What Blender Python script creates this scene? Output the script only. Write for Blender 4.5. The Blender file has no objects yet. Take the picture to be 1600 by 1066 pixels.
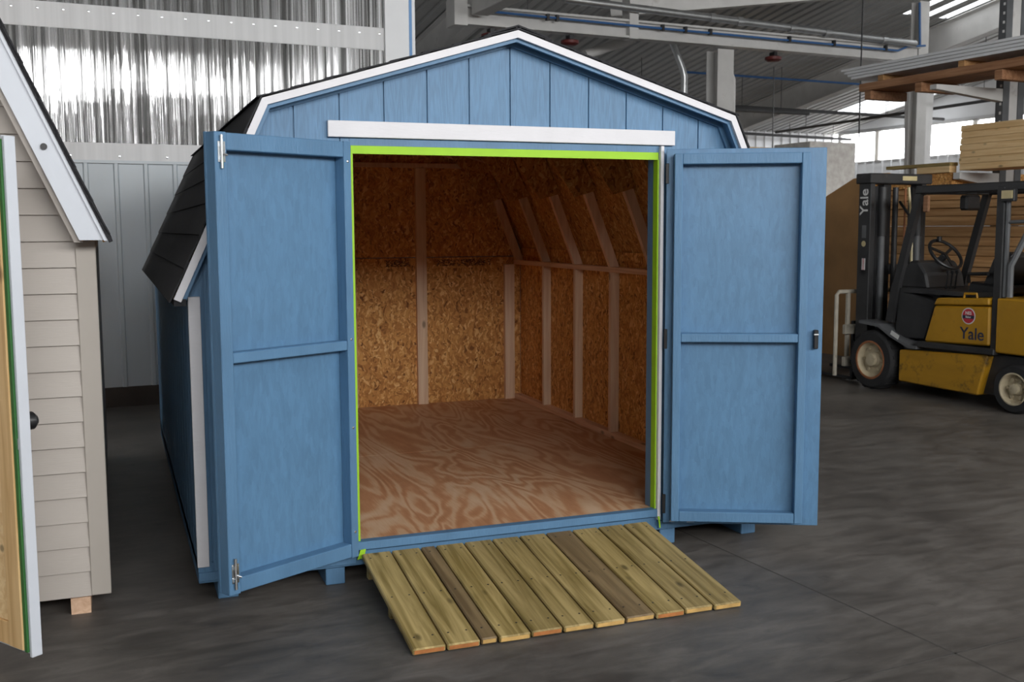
import bpy, bmesh, math, random
from mathutils import Vector, Matrix
random.seed(7)
sc = bpy.context.scene
COL = sc.collection
PI = math.pi

# ------------------------------------------------------------------ camera
G = 0.197                      # shed floor above the concrete
cam_d = bpy.data.cameras.new('camera'); cam = bpy.data.objects.new('camera', cam_d); COL.objects.link(cam)
sc.camera = cam
cam_d.sensor_width = 36.0; cam_d.lens = 1653.35 / 1600 * 36.0
cam_d.clip_start = 0.05; cam_d.clip_end = 300
yaw, pitch, roll = -0.3617, -0.1065, -0.0047
fw = Vector((-math.sin(yaw)*math.cos(pitch), math.cos(yaw)*math.cos(pitch), math.sin(pitch)))
rt = Vector((math.cos(yaw), math.sin(yaw), 0)); up = rt.cross(fw)
r2 = math.cos(roll)*rt + math.sin(roll)*up; u2 = -math.sin(roll)*rt + math.cos(roll)*up
cam.matrix_world = Matrix(((r2.x, u2.x, -fw.x, -1.7948), (r2.y, u2.y, -fw.y, -4.749), (r2.z, u2.z, -fw.z, 1.4533+G), (0, 0, 0, 1)))
cam_d.dof.use_dof = True; cam_d.dof.focus_distance = 5.6; cam_d.dof.aperture_fstop = 5.0

# ------------------------------------------------------------------ world: even overcast sky
w = bpy.data.worlds.new('world'); sc.world = w; w.use_nodes = True
bg = w.node_tree.nodes['Background']
bg.inputs[0].default_value = (0.99, 0.99, 0.99, 1); bg.inputs[1].default_value = 1.0
sc.view_settings.view_transform = 'Standard'; sc.view_settings.look = 'None'
sc.view_settings.exposure = 4.12; sc.view_settings.gamma = 1.0; sc.view_settings.use_curve_mapping = False
sc.cycles.max_bounces = 8; sc.cycles.diffuse_bounces = 5; sc.cycles.glossy_bounces = 3
sc.cycles.transmission_bounces = 6; sc.cycles.transparent_max_bounces = 10
sc.cycles.sample_clamp_indirect = 6.0; sc.cycles.caustics_reflective = False
PHI = math.radians(4.6)         # the hall stands turned by this against the shed
cP, sP = math.cos(PHI), math.sin(PHI)
def Bw(x, y, z=0.0): return Vector((x*cP - y*sP, x*sP + y*cP, z))
# portals: where daylight comes in (they only steer the sampling of the sky)
def portal(name, loc, sx, sy, rot):
    d = bpy.data.lights.new(name, 'AREA'); d.shape = 'RECTANGLE'; d.size = sx; d.size_y = sy; d.cycles.is_portal = True
    o = bpy.data.objects.new(name, d); COL.objects.link(o); o.location = loc; o.rotation_euler = rot
BAY = (-5.5, 13.0, 3.9, 5.9, -11.5)   # band of high windows behind the camera: from, to, sill, top, plane
portal('high_window_daylight', Bw((BAY[0]+BAY[1])/2, BAY[4]-.2, (BAY[2]+BAY[3])/2), BAY[1]-BAY[0], BAY[3]-BAY[2], (PI/2, 0, PHI))

# ------------------------------------------------------------------ mesh helpers
class MB:
    def __init__(s): s.v = []; s.f = []
    def add(s, vs, fs):
        n = len(s.v); s.v += [tuple(p) for p in vs]; s.f += [tuple(i+n for i in f) for f in fs]; return s
    def box(s, x0, x1, y0, y1, z0, z1):
        return s.add([(x0,y0,z0),(x1,y0,z0),(x1,y1,z0),(x0,y1,z0),(x0,y0,z1),(x1,y0,z1),(x1,y1,z1),(x0,y1,z1)],
                     [(0,3,2,1),(4,5,6,7),(0,1,5,4),(1,2,6,5),(2,3,7,6),(3,0,4,7)])
    def prism(s, poly, axis, lo, hi):
        # poly in the two other axes (in xyz order), extruded along axis
        def P(a, b, c): return {'x': (c, a, b), 'y': (a, c, b), 'z': (a, b, c)}[axis]
        n = len(poly); vs = [P(a, b, lo) for a, b in poly] + [P(a, b, hi) for a, b in poly]
        fs = [tuple(range(n)), tuple(range(2*n-1, n-1, -1))] + [(i, i+n, (i+1) % n+n, (i+1) % n) for i in range(n)]
        return s.add(vs, fs)
    def bar(s, p0, p1, a, b, upv=(0, 0, 1)):
        # rectangular bar from p0 to p1: a = width across, b = size along upv
        p0 = Vector(p0); p1 = Vector(p1); d = (p1-p0).normalized(); u = Vector(upv)
        if abs(d.dot(u)) > .98: u = Vector((0, 1, 0))
        r = d.cross(u).normalized(); u = r.cross(d).normalized()
        vs = [p+r*sx*a/2+u*sy*b/2 for p in (p0, p1) for sx, sy in ((-1,-1),(1,-1),(1,1),(-1,1))]
        return s.add(vs, [(3,2,1,0),(4,5,6,7),(0,1,5,4),(1,2,6,5),(2,3,7,6),(3,0,4,7)])
    def tube(s, pts, r, n=10, close=False):
        pts = [Vector(p) for p in pts]; m = len(pts); rings = []; prev = None
        for i, p in enumerate(pts):
            if close: d = pts[(i+1) % m]-pts[i-1]
            else: d = pts[min(i+1, m-1)]-pts[max(i-1, 0)]
            d.normalize()
            if prev is None: prev = d.orthogonal().normalized()
            a = (prev - d*prev.dot(d)).normalized(); prev = a; b = d.cross(a)
            rr = r[i] if isinstance(r, (list, tuple)) else r
            rings.append([p+(a*math.cos(t)+b*math.sin(t))*rr for t in (2*PI*k/n for k in range(n))])
        vs = [q for R in rings for q in R]; fs = []
        for i in range(m if close else m-1):
            j = (i+1) % m
            for k in range(n): fs.append((i*n+k, i*n+(k+1) % n, j*n+(k+1) % n, j*n+k))
        if not close: fs += [tuple(range(n-1, -1, -1)), tuple((m-1)*n+k for k in range(n))]
        return s.add(vs, fs)
    def lathe(s, prof, c, axis='x', n=28):
        # prof: list of (offset along axis, radius); closed at both ends when radius is 0
        vs = []; fs = []; c = Vector(c); m = len(prof)
        for (o, r) in prof:
            for k in range(n):
                t = 2*PI*k/n; A = r*math.cos(t); Bb = r*math.sin(t)
                vs.append(c + {'x': Vector((o, A, Bb)), 'y': Vector((A, o, Bb)), 'z': Vector((A, Bb, o))}[axis])
        for i in range(m-1):
            for k in range(n): fs.append((i*n+k, i*n+(k+1) % n, (i+1)*n+(k+1) % n, (i+1)*n+k))
        return s.add(vs, fs)
    def mesh(s, name, bevel=0, smooth=False, M=None):
        bm = bmesh.new()
        vs = [bm.verts.new(M @ Vector(p) if M else p) for p in s.v]
        for f in s.f:
            try: bm.faces.new([vs[i] for i in f])
            except ValueError: pass
        bmesh.ops.remove_doubles(bm, verts=bm.verts, dist=1e-6)
        bmesh.ops.recalc_face_normals(bm, faces=bm.faces)
        if bevel: bmesh.ops.bevel(bm, geom=[e for e in bm.edges if len(e.link_faces) == 2 and e.calc_face_angle(0) > .4], offset=bevel, segments=1, affect='EDGES', profile=.5)
        if smooth:
            for f in bm.faces: f.smooth = True
            for e in bm.edges:
                if len(e.link_faces) == 2 and e.calc_face_angle(0) > .6: e.smooth = False
        me = bpy.data.meshes.new(name); bm.to_mesh(me); bm.free(); return me
    def build(s, name, mat, parent=None, bevel=0, smooth=False, loc=None, rotz=0, label=None):
        o = bpy.data.objects.new(name, s.mesh(name, bevel, smooth)); COL.objects.link(o)
        o.data.materials.append(mat)
        if parent: o.parent = parent
        if loc is not None: o.location = loc
        o.rotation_euler.z = rotz
        if label: o['label'] = label
        return o
def link_mesh(name, me, parent=None, loc=(0, 0, 0), rot=(0, 0, 0), scale=None, mat=None):
    o = bpy.data.objects.new(name, me); COL.objects.link(o); o.parent = parent; o.location = loc; o.rotation_euler = rot
    if scale: o.scale = scale
    if mat: 
        o.material_slots[0].link = 'OBJECT'; o.material_slots[0].material = mat
    return o
def thing(name, label, cat, loc=(0, 0, 0), rotz=0, group=None):
    o = bpy.data.objects.new(name, None); COL.objects.link(o); o.empty_display_size = .2
    o.location = loc; o.rotation_euler.z = rotz
    return tag(o, label, cat, group)
def tag(o, label, cat, group=None):
    o['label'] = label; o['category'] = cat; o['kind'] = 'thing'
    if group: o['group'] = group
    return o
def struct(o, label=None):
    o['kind'] = 'structure'
    if label: o['label'] = label
    return o
def lettering(name, body, size, mat, parent, M, extrude=.001, bold=0.0, shear=0.0, spacing=1.0):
    c = bpy.data.curves.new(name, 'FONT'); c.body = body; c.size = size; c.extrude = extrude; c.align_x = 'CENTER'; c.align_y = 'CENTER'
    c.offset = bold; c.shear = shear; c.space_character = spacing
    t = bpy.data.objects.new(name, c); me = bpy.data.meshes.new_from_object(t); bpy.data.objects.remove(t)
    me.name = name; me.transform(M); me.materials.clear(); me.materials.append(mat)
    o = bpy.data.objects.new(name, me); COL.objects.link(o); o.parent = parent; return o

# ------------------------------------------------------------------ materials
def new_mat(name):
    m = bpy.data.materials.new(name); m.use_nodes = True
    nt = m.node_tree; b = nt.nodes['Principled BSDF']; return m, nt, b
class N:
    def __init__(s, nt): s.nt = nt
    def n(s, t, **k):
        x = s.nt.nodes.new(t)
        for a, b in k.items(): setattr(x, a, b)
        return x
    def l(s, a, b): s.nt.links.new(a, b)
    def coords(s, scale=(1, 1, 1), rot=(0, 0, 0), rnd=True):
        tc = s.n('ShaderNodeTexCoord'); mp = s.n('ShaderNodeMapping')
        mp.inputs['Scale'].default_value = scale; mp.inputs['Rotation'].default_value = rot
        if rnd:
            oi = s.n('ShaderNodeObjectInfo'); mu = s.n('ShaderNodeMath', operation='MULTIPLY'); mu.inputs[1].default_value = 37.0
            s.l(oi.outputs['Random'], mu.inputs[0]); ad = s.n('ShaderNodeVectorMath', operation='ADD')
            s.l(tc.outputs['Object'], ad.inputs[0]); s.l(mu.outputs[0], ad.inputs[1]); s.l(ad.outputs[0], mp.inputs[0])
        else: s.l(tc.outputs['Object'], mp.inputs[0])
        return mp.outputs[0]
    def noise(s, vec, scale=5, detail=4, rough=.55, dist=0):
        x = s.n('ShaderNodeTexNoise'); x.inputs['Scale'].default_value = scale; x.inputs['Detail'].default_value = detail
        x.inputs['Roughness'].default_value = rough; x.inputs['Distortion'].default_value = dist; s.l(vec, x.inputs['Vector']); return x
    def ramp(s, fac, stops):
        x = s.n('ShaderNodeValToRGB'); e = x.color_ramp.elements
        while len(e) < len(stops): e.new(.5)
        for el, (p, c) in zip(e, stops): el.position = p; el.color = (*c, 1) if len(c) == 3 else c
        s.l(fac, x.inputs[0]); return x.outputs[0]
    def mix(s, a, b, fac, mode='MIX'):
        x = s.n('ShaderNodeMix', data_type='RGBA', blend_type=mode)
        for v, i in ((a, 6), (b, 7)):
            if isinstance(v, tuple): x.inputs[i].default_value = (*v, 1)
            else: s.l(v, x.inputs[i])
        if isinstance(fac, (int, float)): x.inputs[0].default_value = fac
        else: s.l(fac, x.inputs[0])
        return x.outputs[2]
    def math(s, op, a, b=None):
        x = s.n('ShaderNodeMath', operation=op)
        for v, i in ((a, 0), (b, 1)):
            if v is None: continue
            if isinstance(v, (int, float)): x.inputs[i].default_value = v
            else: s.l(v, x.inputs[i])
        return x.outputs[0]
    def bump(s, h, b, strength=.3, dist=.01):
        x = s.n('ShaderNodeBump'); x.inputs['Strength'].default_value = strength; x.inputs['Distance'].default_value = dist
        s.l(h, x.inputs['Height']); s.l(x.outputs[0], b.inputs['Normal'])
def sc3(c, k): return tuple(min(1, v*k) for v in c)
def pm(name, col, rough=.6, var=.12, scale=6, stretch=(1, 1, 1), bump=0, bscale=40, bstretch=(1, 1, 1), metal=0, spec=.5, dirt=None):
    m, nt, b = new_mat(name); n = N(nt)
    v = n.coords(stretch); f = n.noise(v, scale, 5)
    c = n.ramp(f.outputs[0], [(.3, sc3(col, 1-var)), (.7, sc3(col, 1+var))])
    if dirt:
        d = n.noise(n.coords((1, 1, 1)), dirt[1], 6, .65)
        c = n.mix(c, dirt[0], n.ramp(d.outputs[0], [(dirt[2], (0, 0, 0)), (dirt[2]+.15, (1, 1, 1))]))
    nt.links.new(c, b.inputs['Base Color']); b.inputs['Roughness'].default_value = rough; b.inputs['Metallic'].default_value = metal
    b.inputs['Specular IOR Level'].default_value = spec
    if bump:
        h = n.noise(n.coords(bstretch), bscale, 4); n.bump(h.outputs[0], b, bump, .006)
    return m
BLUE = (0.090, 0.200, 0.338)
M = {}
M['blue'] = pm('blue_paint', BLUE, .5, .10, 7, (1, 1, .4), .35, 30, (3, 3, .5))
def siding_mat():
    m, nt, b = new_mat('blue_woodgrain_siding'); n = N(nt)
    v = n.coords((9, 9, .9)); f = n.noise(v, 1.6, 3, .5, .4)
    s = n.math('SINE', n.math('MULTIPLY', f.outputs[0], 55.0))
    g = n.noise(n.coords((60, 60, 5)), 3, 3)
    big = n.noise(n.coords((1, 1, .5)), 4, 3)
    k = n.math('ADD', n.math('MULTIPLY', s, .10), n.math('MULTIPLY', g.outputs[0], .5))
    c = n.ramp(n.math('ADD', k, n.math('MULTIPLY', big.outputs[0], .45)), [(.25, sc3(BLUE, .86)), (.72, sc3(BLUE, 1.22))])
    n.l(c, b.inputs['Base Color']); b.inputs['Roughness'].default_value = .5
    n.bump(k, b, .35, .006); return m
M['siding'] = siding_mat()
def panel_mat():
    m, nt, b = new_mat('blue_painted_strand_board'); n = N(nt)
    h = None
    for i, a in enumerate((.4, -.7, 1.3)):
        vo = n.n('ShaderNodeTexVoronoi'); vo.inputs['Scale'].default_value = 1.0
        n.l(n.coords((55, 55, 16), (0, a, 0)), vo.inputs['Vector'])
        g = n.n('ShaderNodeSeparateColor'); n.l(vo.outputs['Color'], g.inputs[0])
        h = g.outputs[0] if h is None else n.math('ADD', h, g.outputs[0])
    h = n.math('MULTIPLY', h, .333)
    big = n.noise(n.coords((1, 1, .7)), 5, 4)
    c = n.ramp(n.math('ADD', n.math('MULTIPLY', h, .5), n.math('MULTIPLY', big.outputs[0], .5)), [(.3, sc3(BLUE, .90)), (.7, sc3(BLUE, 1.12))])
    n.l(c, b.inputs['Base Color']); b.inputs['Roughness'].default_value = .42
    n.bump(h, b, .22, .004); return m
M['panel'] = panel_mat()
M['white'] = pm('white_trim_paint', (.70, .69, .71), .5, .03, 8, (1, 1, 1), .15, 40, (.6, 3, 3))
M['lime'] = pm('lime_masking_tape', (.33, .62, .015), .6, .05, 10)
M['shingle'] = pm('black_asphalt_shingle', (.028, .028, .031), .95, .35, 90, (1, 1, 1), .6, 160)
def osb_mat(name, tint=1.0, stamp=False):
    m, nt, b = new_mat(name); n = N(nt)
    base = n.coords()
    wob = n.noise(base, 9, 2, .5); sub = n.n('ShaderNodeVectorMath', operation='SUBTRACT'); n.l(wob.outputs['Color'], sub.inputs[0]); sub.inputs[1].default_value = (.5, .5, .5)
    scl = n.n('ShaderNodeVectorMath', operation='SCALE'); n.l(sub.outputs[0], scl.inputs[0]); scl.inputs['Scale'].default_value = .16
    add = n.n('ShaderNodeVectorMath', operation='ADD'); n.l(base, add.inputs[0]); n.l(scl.outputs[0], add.inputs[1])
    cols = []
    for rot, sc_ in (((.2, .5, .1), (62, 62, 15)), ((-.3, -.6, .2), (58, 58, 14)), ((.1, 1.35, -.2), (60, 60, 16))):
        mp = n.n('ShaderNodeMapping'); mp.inputs['Scale'].default_value = sc_; mp.inputs['Rotation'].default_value = rot; n.l(add.outputs[0], mp.inputs[0])
        vo = n.n('ShaderNodeTexVoronoi'); vo.inputs['Scale'].default_value = 1.0; n.l(mp.outputs[0], vo.inputs['Vector'])
        g = n.n('ShaderNodeSeparateColor'); n.l(vo.outputs['Color'], g.inputs[0]); cols.append(g.outputs[0])
    sel = n.noise(n.coords(), 16, 2); sel2 = n.noise(n.coords((1.1, .9, 1.2), (1, 2, 3)), 15, 2)
    st = lambda o: n.ramp(o, [(.48, (0, 0, 0)), (.52, (1, 1, 1))])
    v = n.mix(n.mix(cols[0], cols[1], st(sel.outputs[0])), cols[2], st(sel2.outputs[0]))
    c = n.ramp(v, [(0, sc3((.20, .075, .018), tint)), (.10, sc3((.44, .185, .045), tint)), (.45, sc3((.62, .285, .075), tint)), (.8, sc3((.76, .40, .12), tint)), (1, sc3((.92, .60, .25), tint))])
    if stamp:
        tc = n.n('ShaderNodeTexCoord'); s = n.n('ShaderNodeSeparateXYZ'); n.l(tc.outputs['Object'], s.inputs[0])
        def band(o, lo, hi): return n.math('MULTIPLY', n.math('GREATER_THAN', o, lo), n.math('LESS_THAN', o, hi))
        zb = band(s.outputs[2], 1.142+G, 1.196+G)
        xb = n.math('ADD', band(s.outputs[0], .30, .505), band(s.outputs[0], .73, 1.20))
        pr = n.noise(n.coords((1, 1, 1.6), rnd=False), 75, 2)
        k = n.math('MULTIPLY', n.math('MULTIPLY', zb, xb), n.ramp(pr.outputs[0], [(.46, (0, 0, 0)), (.52, (.85, .85, .85))]))
        c = n.mix(c, (.02, .012, .01), k)
    n.l(c, b.inputs['Base Color']); b.inputs['Roughness'].default_value = .7
    n.bump(v, b, .25, .002); return m
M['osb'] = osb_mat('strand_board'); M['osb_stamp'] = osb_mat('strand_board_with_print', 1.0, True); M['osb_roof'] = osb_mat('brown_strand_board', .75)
def ply_mat():
    m, nt, b = new_mat('fir_plywood'); n = N(nt)
    v = n.coords((1.5, .36, 1), (0, 0, .12), rnd=False); f = n.noise(v, 1.7, 3, .45, .7)
    s = n.math('SINE', n.math('MULTIPLY', f.outputs[0], 84.0))
    fine = n.noise(n.coords((80, 4, 1), (0, 0, .1), rnd=False), 2, 3)
    big = n.noise(n.coords((1.6, .7, 1), (0, 0, .1), rnd=False), 2.2, 4, .6)
    k = n.math('ADD', n.math('ADD', n.math('MULTIPLY', s, .15), n.math('MULTIPLY', fine.outputs[0], .35)), n.math('MULTIPLY', big.outputs[0], .85))
    c = n.ramp(k, [(.36, (.47, .22, .105)), (.54, (.56, .29, .15)), (.66, (.64, .40, .235)), (.88, (.70, .49, .32))])
    n.l(c, b.inputs['Base Color']); b.inputs['Roughness'].default_value = .55; return m
M['ply'] = ply_mat()
def wood_mat(name, dark, light, axis=2, knots=True, rough=.65, objvar=.12):
    m, nt, b = new_mat(name); n = N(nt)
    s = [26, 26, 26]; s[axis] = 1.3
    f = n.noise(n.coords(tuple(s)), 1.0, 4, .6, .6)
    c = n.ramp(f.outputs[0], [(.36, dark), (.64, light)])
    if knots:
        ks = [9, 9, 9]; ks[axis] = 4.2
        vo = n.n('ShaderNodeTexVoronoi'); vo.inputs['Scale'].default_value = .9; n.l(n.coords(tuple(ks)), vo.inputs['Vector'])
        c = n.mix(c, sc3(dark, .35), n.ramp(vo.outputs['Distance'], [(.07, (.8, .8, .8)), (.15, (0, 0, 0))]))
    oi = n.n('ShaderNodeObjectInfo')
    hs = n.n('ShaderNodeHueSaturation'); n.l(c, hs.inputs['Color'])
    n.l(n.math('ADD', n.math('MULTIPLY', oi.outputs['Random'], 2*objvar), 1-objvar), hs.inputs['Value'])
    n.l(hs.outputs[0], b.inputs['Base Color']); b.inputs['Roughness'].default_value = rough
    n.bump(f.outputs[0], b, .2, .003); return m
M['pine'] = wood_mat('pale_pine_stud', (.72, .49, .32), (.86, .66, .47), 2)
M['pine_y'] = wood_mat('pale_pine_plate', (.62, .38, .24), (.78, .54, .37), 1)
M['rafter'] = wood_mat('pine_rafter', (.66, .42, .27), (.80, .57, .40), 2)
M['treated'] = wood_mat('pressure_treated_plank', (.20, .142, .040), (.45, .335, .135), 1, True, .6, .14)
M['treated_brown'] = wood_mat('brown_treated_plank', (.13, .085, .038), (.25, .175, .085), 1, True, .6, .05)
M['golden'] = wood_mat('golden_pine', (.62, .37, .15), (.82, .56, .27), 2, True, .6, .05)
M['wrap'] = pm('pale_wrapped_boards', (.90, .83, .77), .4, .18, 9)
M['endgrain'] = pm('cut_plank_end', (.58, .36, .12), .7, .25, 20)
M['endgrain_red'] = pm('reddish_cut_plank_end', (.45, .17, .05), .7, .25, 20)
M['lumber'] = wood_mat('stacked_lumber', (.42, .21, .075), (.62, .36, .16), 1, False, .7, .18)
M['lumber_light'] = wood_mat('fresh_yellow_lumber', (.74, .48, .22), (.90, .66, .36), 1, True, .7, .08)
M['lumber_red'] = wood_mat('reddish_rough_lumber', (.26, .12, .055), (.42, .22, .115), 1, False, .75, .2)
M['brown_ply'] = pm('brown_plywood', (.42, .23, .09), .7, .12, 3)
M['chrome'] = pm('chrome', (.75, .77, .78), .2, .03, 5, metal=1)
M['galv'] = pm('galvanised_steel', (.55, .56, .56), .35, .1, 8, metal=.9)
M['black'] = pm('black_plastic', (.012, .012, .013), .4, .1, 8)
def concrete_mat():
    m, nt, b = new_mat('dark_worn_concrete'); n = N(nt)
    a = n.noise(n.coords((1, 1, 1), rnd=False), .9, 9, .62, .3); d = n.noise(n.coords((1.0, 3.4, 1), (0, 0, .35), rnd=False), 3.4, 9, .70, .6)
    k = n.math('ADD', n.math('MULTIPLY', a.outputs[0], .5), n.math('MULTIPLY', d.outputs[0], .5))
    c = n.ramp(k, [(.39, (.064, .058, .052)), (.49, (.108, .098, .088)), (.59, (.160, .147, .133))])
    st = n.noise(n.coords(rnd=False), 4.5, 5, .7); c = n.mix(c, (.035, .033, .032), n.ramp(st.outputs[0], [(.62, (0, 0, 0)), (.75, (.6, .6, .6))]))
    sp = n.noise(n.coords((1, 1, 1), rnd=False), 60, 2); c = n.mix(c, (.17, .16, .15), n.ramp(sp.outputs[0], [(.70, (0, 0, 0)), (.78, (.5, .5, .5))]))
    n.l(c, b.inputs['Base Color']); n.l(n.ramp(d.outputs[0], [(.3, (.42, .42, .42)), (.7, (.62, .62, .62))]), b.inputs['Roughness'])
    b.inputs['Specular IOR Level'].default_value = .35
    n.bump(st.outputs[0], b, .06, .01); return m
M['concrete'] = concrete_mat()
M['joint'] = pm('floor_joint_filler', (.068, .062, .056), .8, .2, 20)
M['deck'] = pm('grey_roof_deck', (.42, .42, .41), .5, .08, 2, metal=0)
M['steel_white'] = pm('off_white_steel', (.60, .59, .57), .5, .08, 3, dirt=((.36, .33, .30), 3, .62))
M['wall_metal'] = pm('blue_grey_wall_panel', (.50, .55, .58), .38, .06, 2, (1, 1, .3))
M['wall_white'] = pm('white_wall_panel', (.80, .81, .82), .5, .04, 2)
M['dark_board'] = pm('dark_brown_board', (.05, .038, .03), .7, .2, 5)
M['blue_edge'] = pm('blue_edge_trim', (.13, .30, .58), .5, .05, 5)
M['airline'] = pm('blue_air_hose', (.04, .13, .33), .5, .05, 5)
M['dark_pipe'] = pm('dark_pipe', (.05, .05, .05), .6, .1, 5)
M['red'] = pm('dark_red_plastic', (.12, .015, .012), .5, .2, 8)
M['rack'] = pm('dark_grey_rack_steel', (.10, .105, .11), .55, .15, 6)
M['vinyl'] = pm('beige_vinyl_siding', (.46, .415, .37), .5, .03, 6, (.4, .4, 1), .1, 60, (.3, .3, 3))
M['vinyl_dark'] = pm('beige_post_vinyl', (.42, .38, .335), .5, .02, 6)
M['fascia'] = pm('white_vinyl_fascia', (.62, .65, .70), .45, .02, 6)
M['green'] = pm('green_strip', (.03, .14, .03), .6, .1, 6)
M['yellow'] = pm('worn_yellow_paint', (.46, .235, .008), .5, .12, 4, dirt=((.10, .065, .02), 4, .62))
M['yellow_worn'] = pm('scuffed_yellow_paint', (.44, .225, .010), .55, .15, 4, (1, .5, 2), dirt=((.05, .035, .018), 5, .53))
M['fork_black'] = pm('dusty_black_paint', (.028, .028, .029), .5, .3, 5, dirt=((.07, .06, .05), 9, .62))
M['fork_grey'] = pm('grey_painted_steel', (.13, .135, .14), .45, .15, 6)
M['tyre'] = pm('black_tyre_rubber', (.022, .022, .023), .8, .2, 9)
M['rim'] = pm('cream_wheel_rim', (.55, .47, .32), .6, .12, 12, dirt=((.25, .16, .09), 14, .58))
M['rust'] = pm('rusty_orange_ring', (.32, .12, .045), .7, .25, 14)
M['lens'] = pm('amber_lamp_lens', (.62, .52, .28), .3, .08, 10)
M['cream_tube'] = pm('cream_tube', (.48, .44, .36), .6, .15, 8, dirt=((.2, .14, .09), 9, .6))
M['sticker_red'] = pm('red_sticker', (.55, .03, .05), .5, .03, 5)
M['sticker_white'] = pm('white_print', (.75, .75, .73), .5, .02, 5)
M['sticker_navy'] = pm('navy_print', (.02, .025, .06), .5, .02, 5)
M['yard_grey'] = pm('weathered_grey_board', (.16, .16, .16), .8, .2, 3)
M['yard_fence'] = pm('weathered_fence_board', (.045, .040, .034), .8, .3, 3)
M['soil'] = pm('gravel_yard', (.20, .19, .18), .9, .3, 2)
def translucent_mat():
    m, nt, b = new_mat('clear_corrugated_plastic'); n = N(nt)
    out = nt.nodes['Material Output']
    v = n.coords((22, 22, .10), rnd=False); st = n.noise(v, 1.0, 4, .7)
    v2 = n.coords((5, 5, .25), rnd=False); st2 = n.noise(v2, 1.0, 3, .6)
    gr = n.ramp(st.outputs[0], [(.36, (.02, .02, .02)), (.43, (.10, .10, .10)), (.50, (.38, .38, .38)), (.60, (.75, .75, .76))])  # vertical noise streaks that let less through
    rf = n.n('ShaderNodeBsdfRefraction'); rf.inputs['IOR'].default_value = 1.12; rf.inputs['Roughness'].default_value = .04
    n.l(gr, rf.inputs['Color'])
    bp = n.n('ShaderNodeBump'); bp.inputs['Strength'].default_value = .8; bp.inputs['Distance'].default_value = .10
    n.l(n.math('ADD', st.outputs[0], st2.outputs[0]), bp.inputs['Height']); n.l(bp.outputs[0], rf.inputs['Normal'])
    gl = n.n('ShaderNodeBsdfGlossy'); gl.inputs['Roughness'].default_value = .15; gl.inputs['Color'].default_value = (.8, .8, .8, 1)
    df = n.n('ShaderNodeBsdfTranslucent'); n.l(n.ramp(st.outputs[0], [(.36, (.10, .10, .095)), (.62, (.36, .36, .36))]), df.inputs['Color'])
    m1 = n.n('ShaderNodeMixShader'); m1.inputs[0].default_value = .30; n.l(rf.outputs[0], m1.inputs[1]); n.l(df.outputs[0], m1.inputs[2])
    m2 = n.n('ShaderNodeMixShader'); m2.inputs[0].default_value = .08; n.l(m1.outputs[0], m2.inputs[1]); n.l(gl.outputs[0], m2.inputs[2])
    n.l(m2.outputs[0], out.inputs[0]); return m
M['clear'] = translucent_mat()
M['clear_lap'] = pm('milky_lap_strip', (.62, .62, .62), .4, .10, 1.2, (12, 12, .1))
def skylight_mat():
    m, nt, b = new_mat('milky_roof_light'); n = N(nt); out = nt.nodes['Material Output']
    df = n.n('ShaderNodeBsdfTranslucent'); df.inputs['Color'].default_value = (.16, .165, .17, 1)
    n.l(df.outputs[0], out.inputs[0]); return m
M['skylight'] = skylight_mat()
def glass_mat():
    m, nt, b = new_mat('window_glass'); n = N(nt); out = nt.nodes['Material Output']
    t = n.n('ShaderNodeBsdfTransparent'); t.inputs[0].default_value = (.92, .93, .95, 1)
    g = n.n('ShaderNodeBsdfGlossy'); g.inputs['Roughness'].default_value = .05
    mx = n.n('ShaderNodeMixShader'); mx.inputs[0].default_value = .06; n.l(t.outputs[0], mx.inputs[1]); n.l(g.outputs[0], mx.inputs[2]); n.l(mx.outputs[0], out.inputs[0]); return m
M['glass'] = glass_mat()

# ================================================================== THE HALL (frame turned by PHI)
BX0, BX1, BYF, BYE = -8.0, 18.0, BAY[4], 17.8      # left wall, window wall, front wall, far eave wall
WALLY, WALLX = 5.85, 1.66                            # back partition wall and where it ends
def roofz(by): return 4.1 + .16*(BYE-by)
def hall(mb, name, mat, **k): return mb.build(name, mat, rotz=PHI, **k)
fl = struct(hall(MB().box(BX0, BX1, BYF, BYE, -.15, 0), 'floor', M['concrete']), 'dark worn concrete floor')
for nm, bb in (('floor_joint', (1.065, 1.075, -8, 17, -.004, .0006)), ('floor_joint', (-6, 14, -1.755, -1.745, -.004, .0006))):
    MB().box(*bb).build(nm, M['joint'], fl)
struct(MB().box(-60, 60, -60, 60, -.4, -.2).build('ground', M['soil']), 'gravel yard outside the hall')
# roof deck: ribbed sheet with the ribs running down the slope; some milky roof-light strips
def deck(x0, x1, y0, y1, dz=0):
    mb = MB(); p = .22; n = max(1, int(round((x1-x0)/p))); pr = []
    for i in range(n):
        a = x0+(x1-x0)*i/n; d = (x1-x0)/n
        pr += [(a, 0), (a+d*.62, 0), (a+d*.70, .05), (a+d*.92, .05)]
    pr.append((x1, 0)); m = len(pr)
    vs = [(a, y, roofz(y)+h+dz) for y in (y0, y1) for a, h in pr]
    mb.add(vs, [(i, i+1, i+1+m, i+m) for i in range(m-1)]); return mb
LIGHTS = [(12.3+.44*k, 12.5+.44*k, 4.5, 9.8) for k in range(5)] + [(16.2, 17.6, 13.6, 15.8), (-1.5, .5, -7.0, -2.0), (5.5, 7.5, -7.0, -2.0)]  # the last pair, over the front, is added out of view to brighten the floor
xs = sorted(set([BX0, WALLX, BX1]+[v for L in LIGHTS for v in L[:2]]))
ceil_mb = MB()
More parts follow.
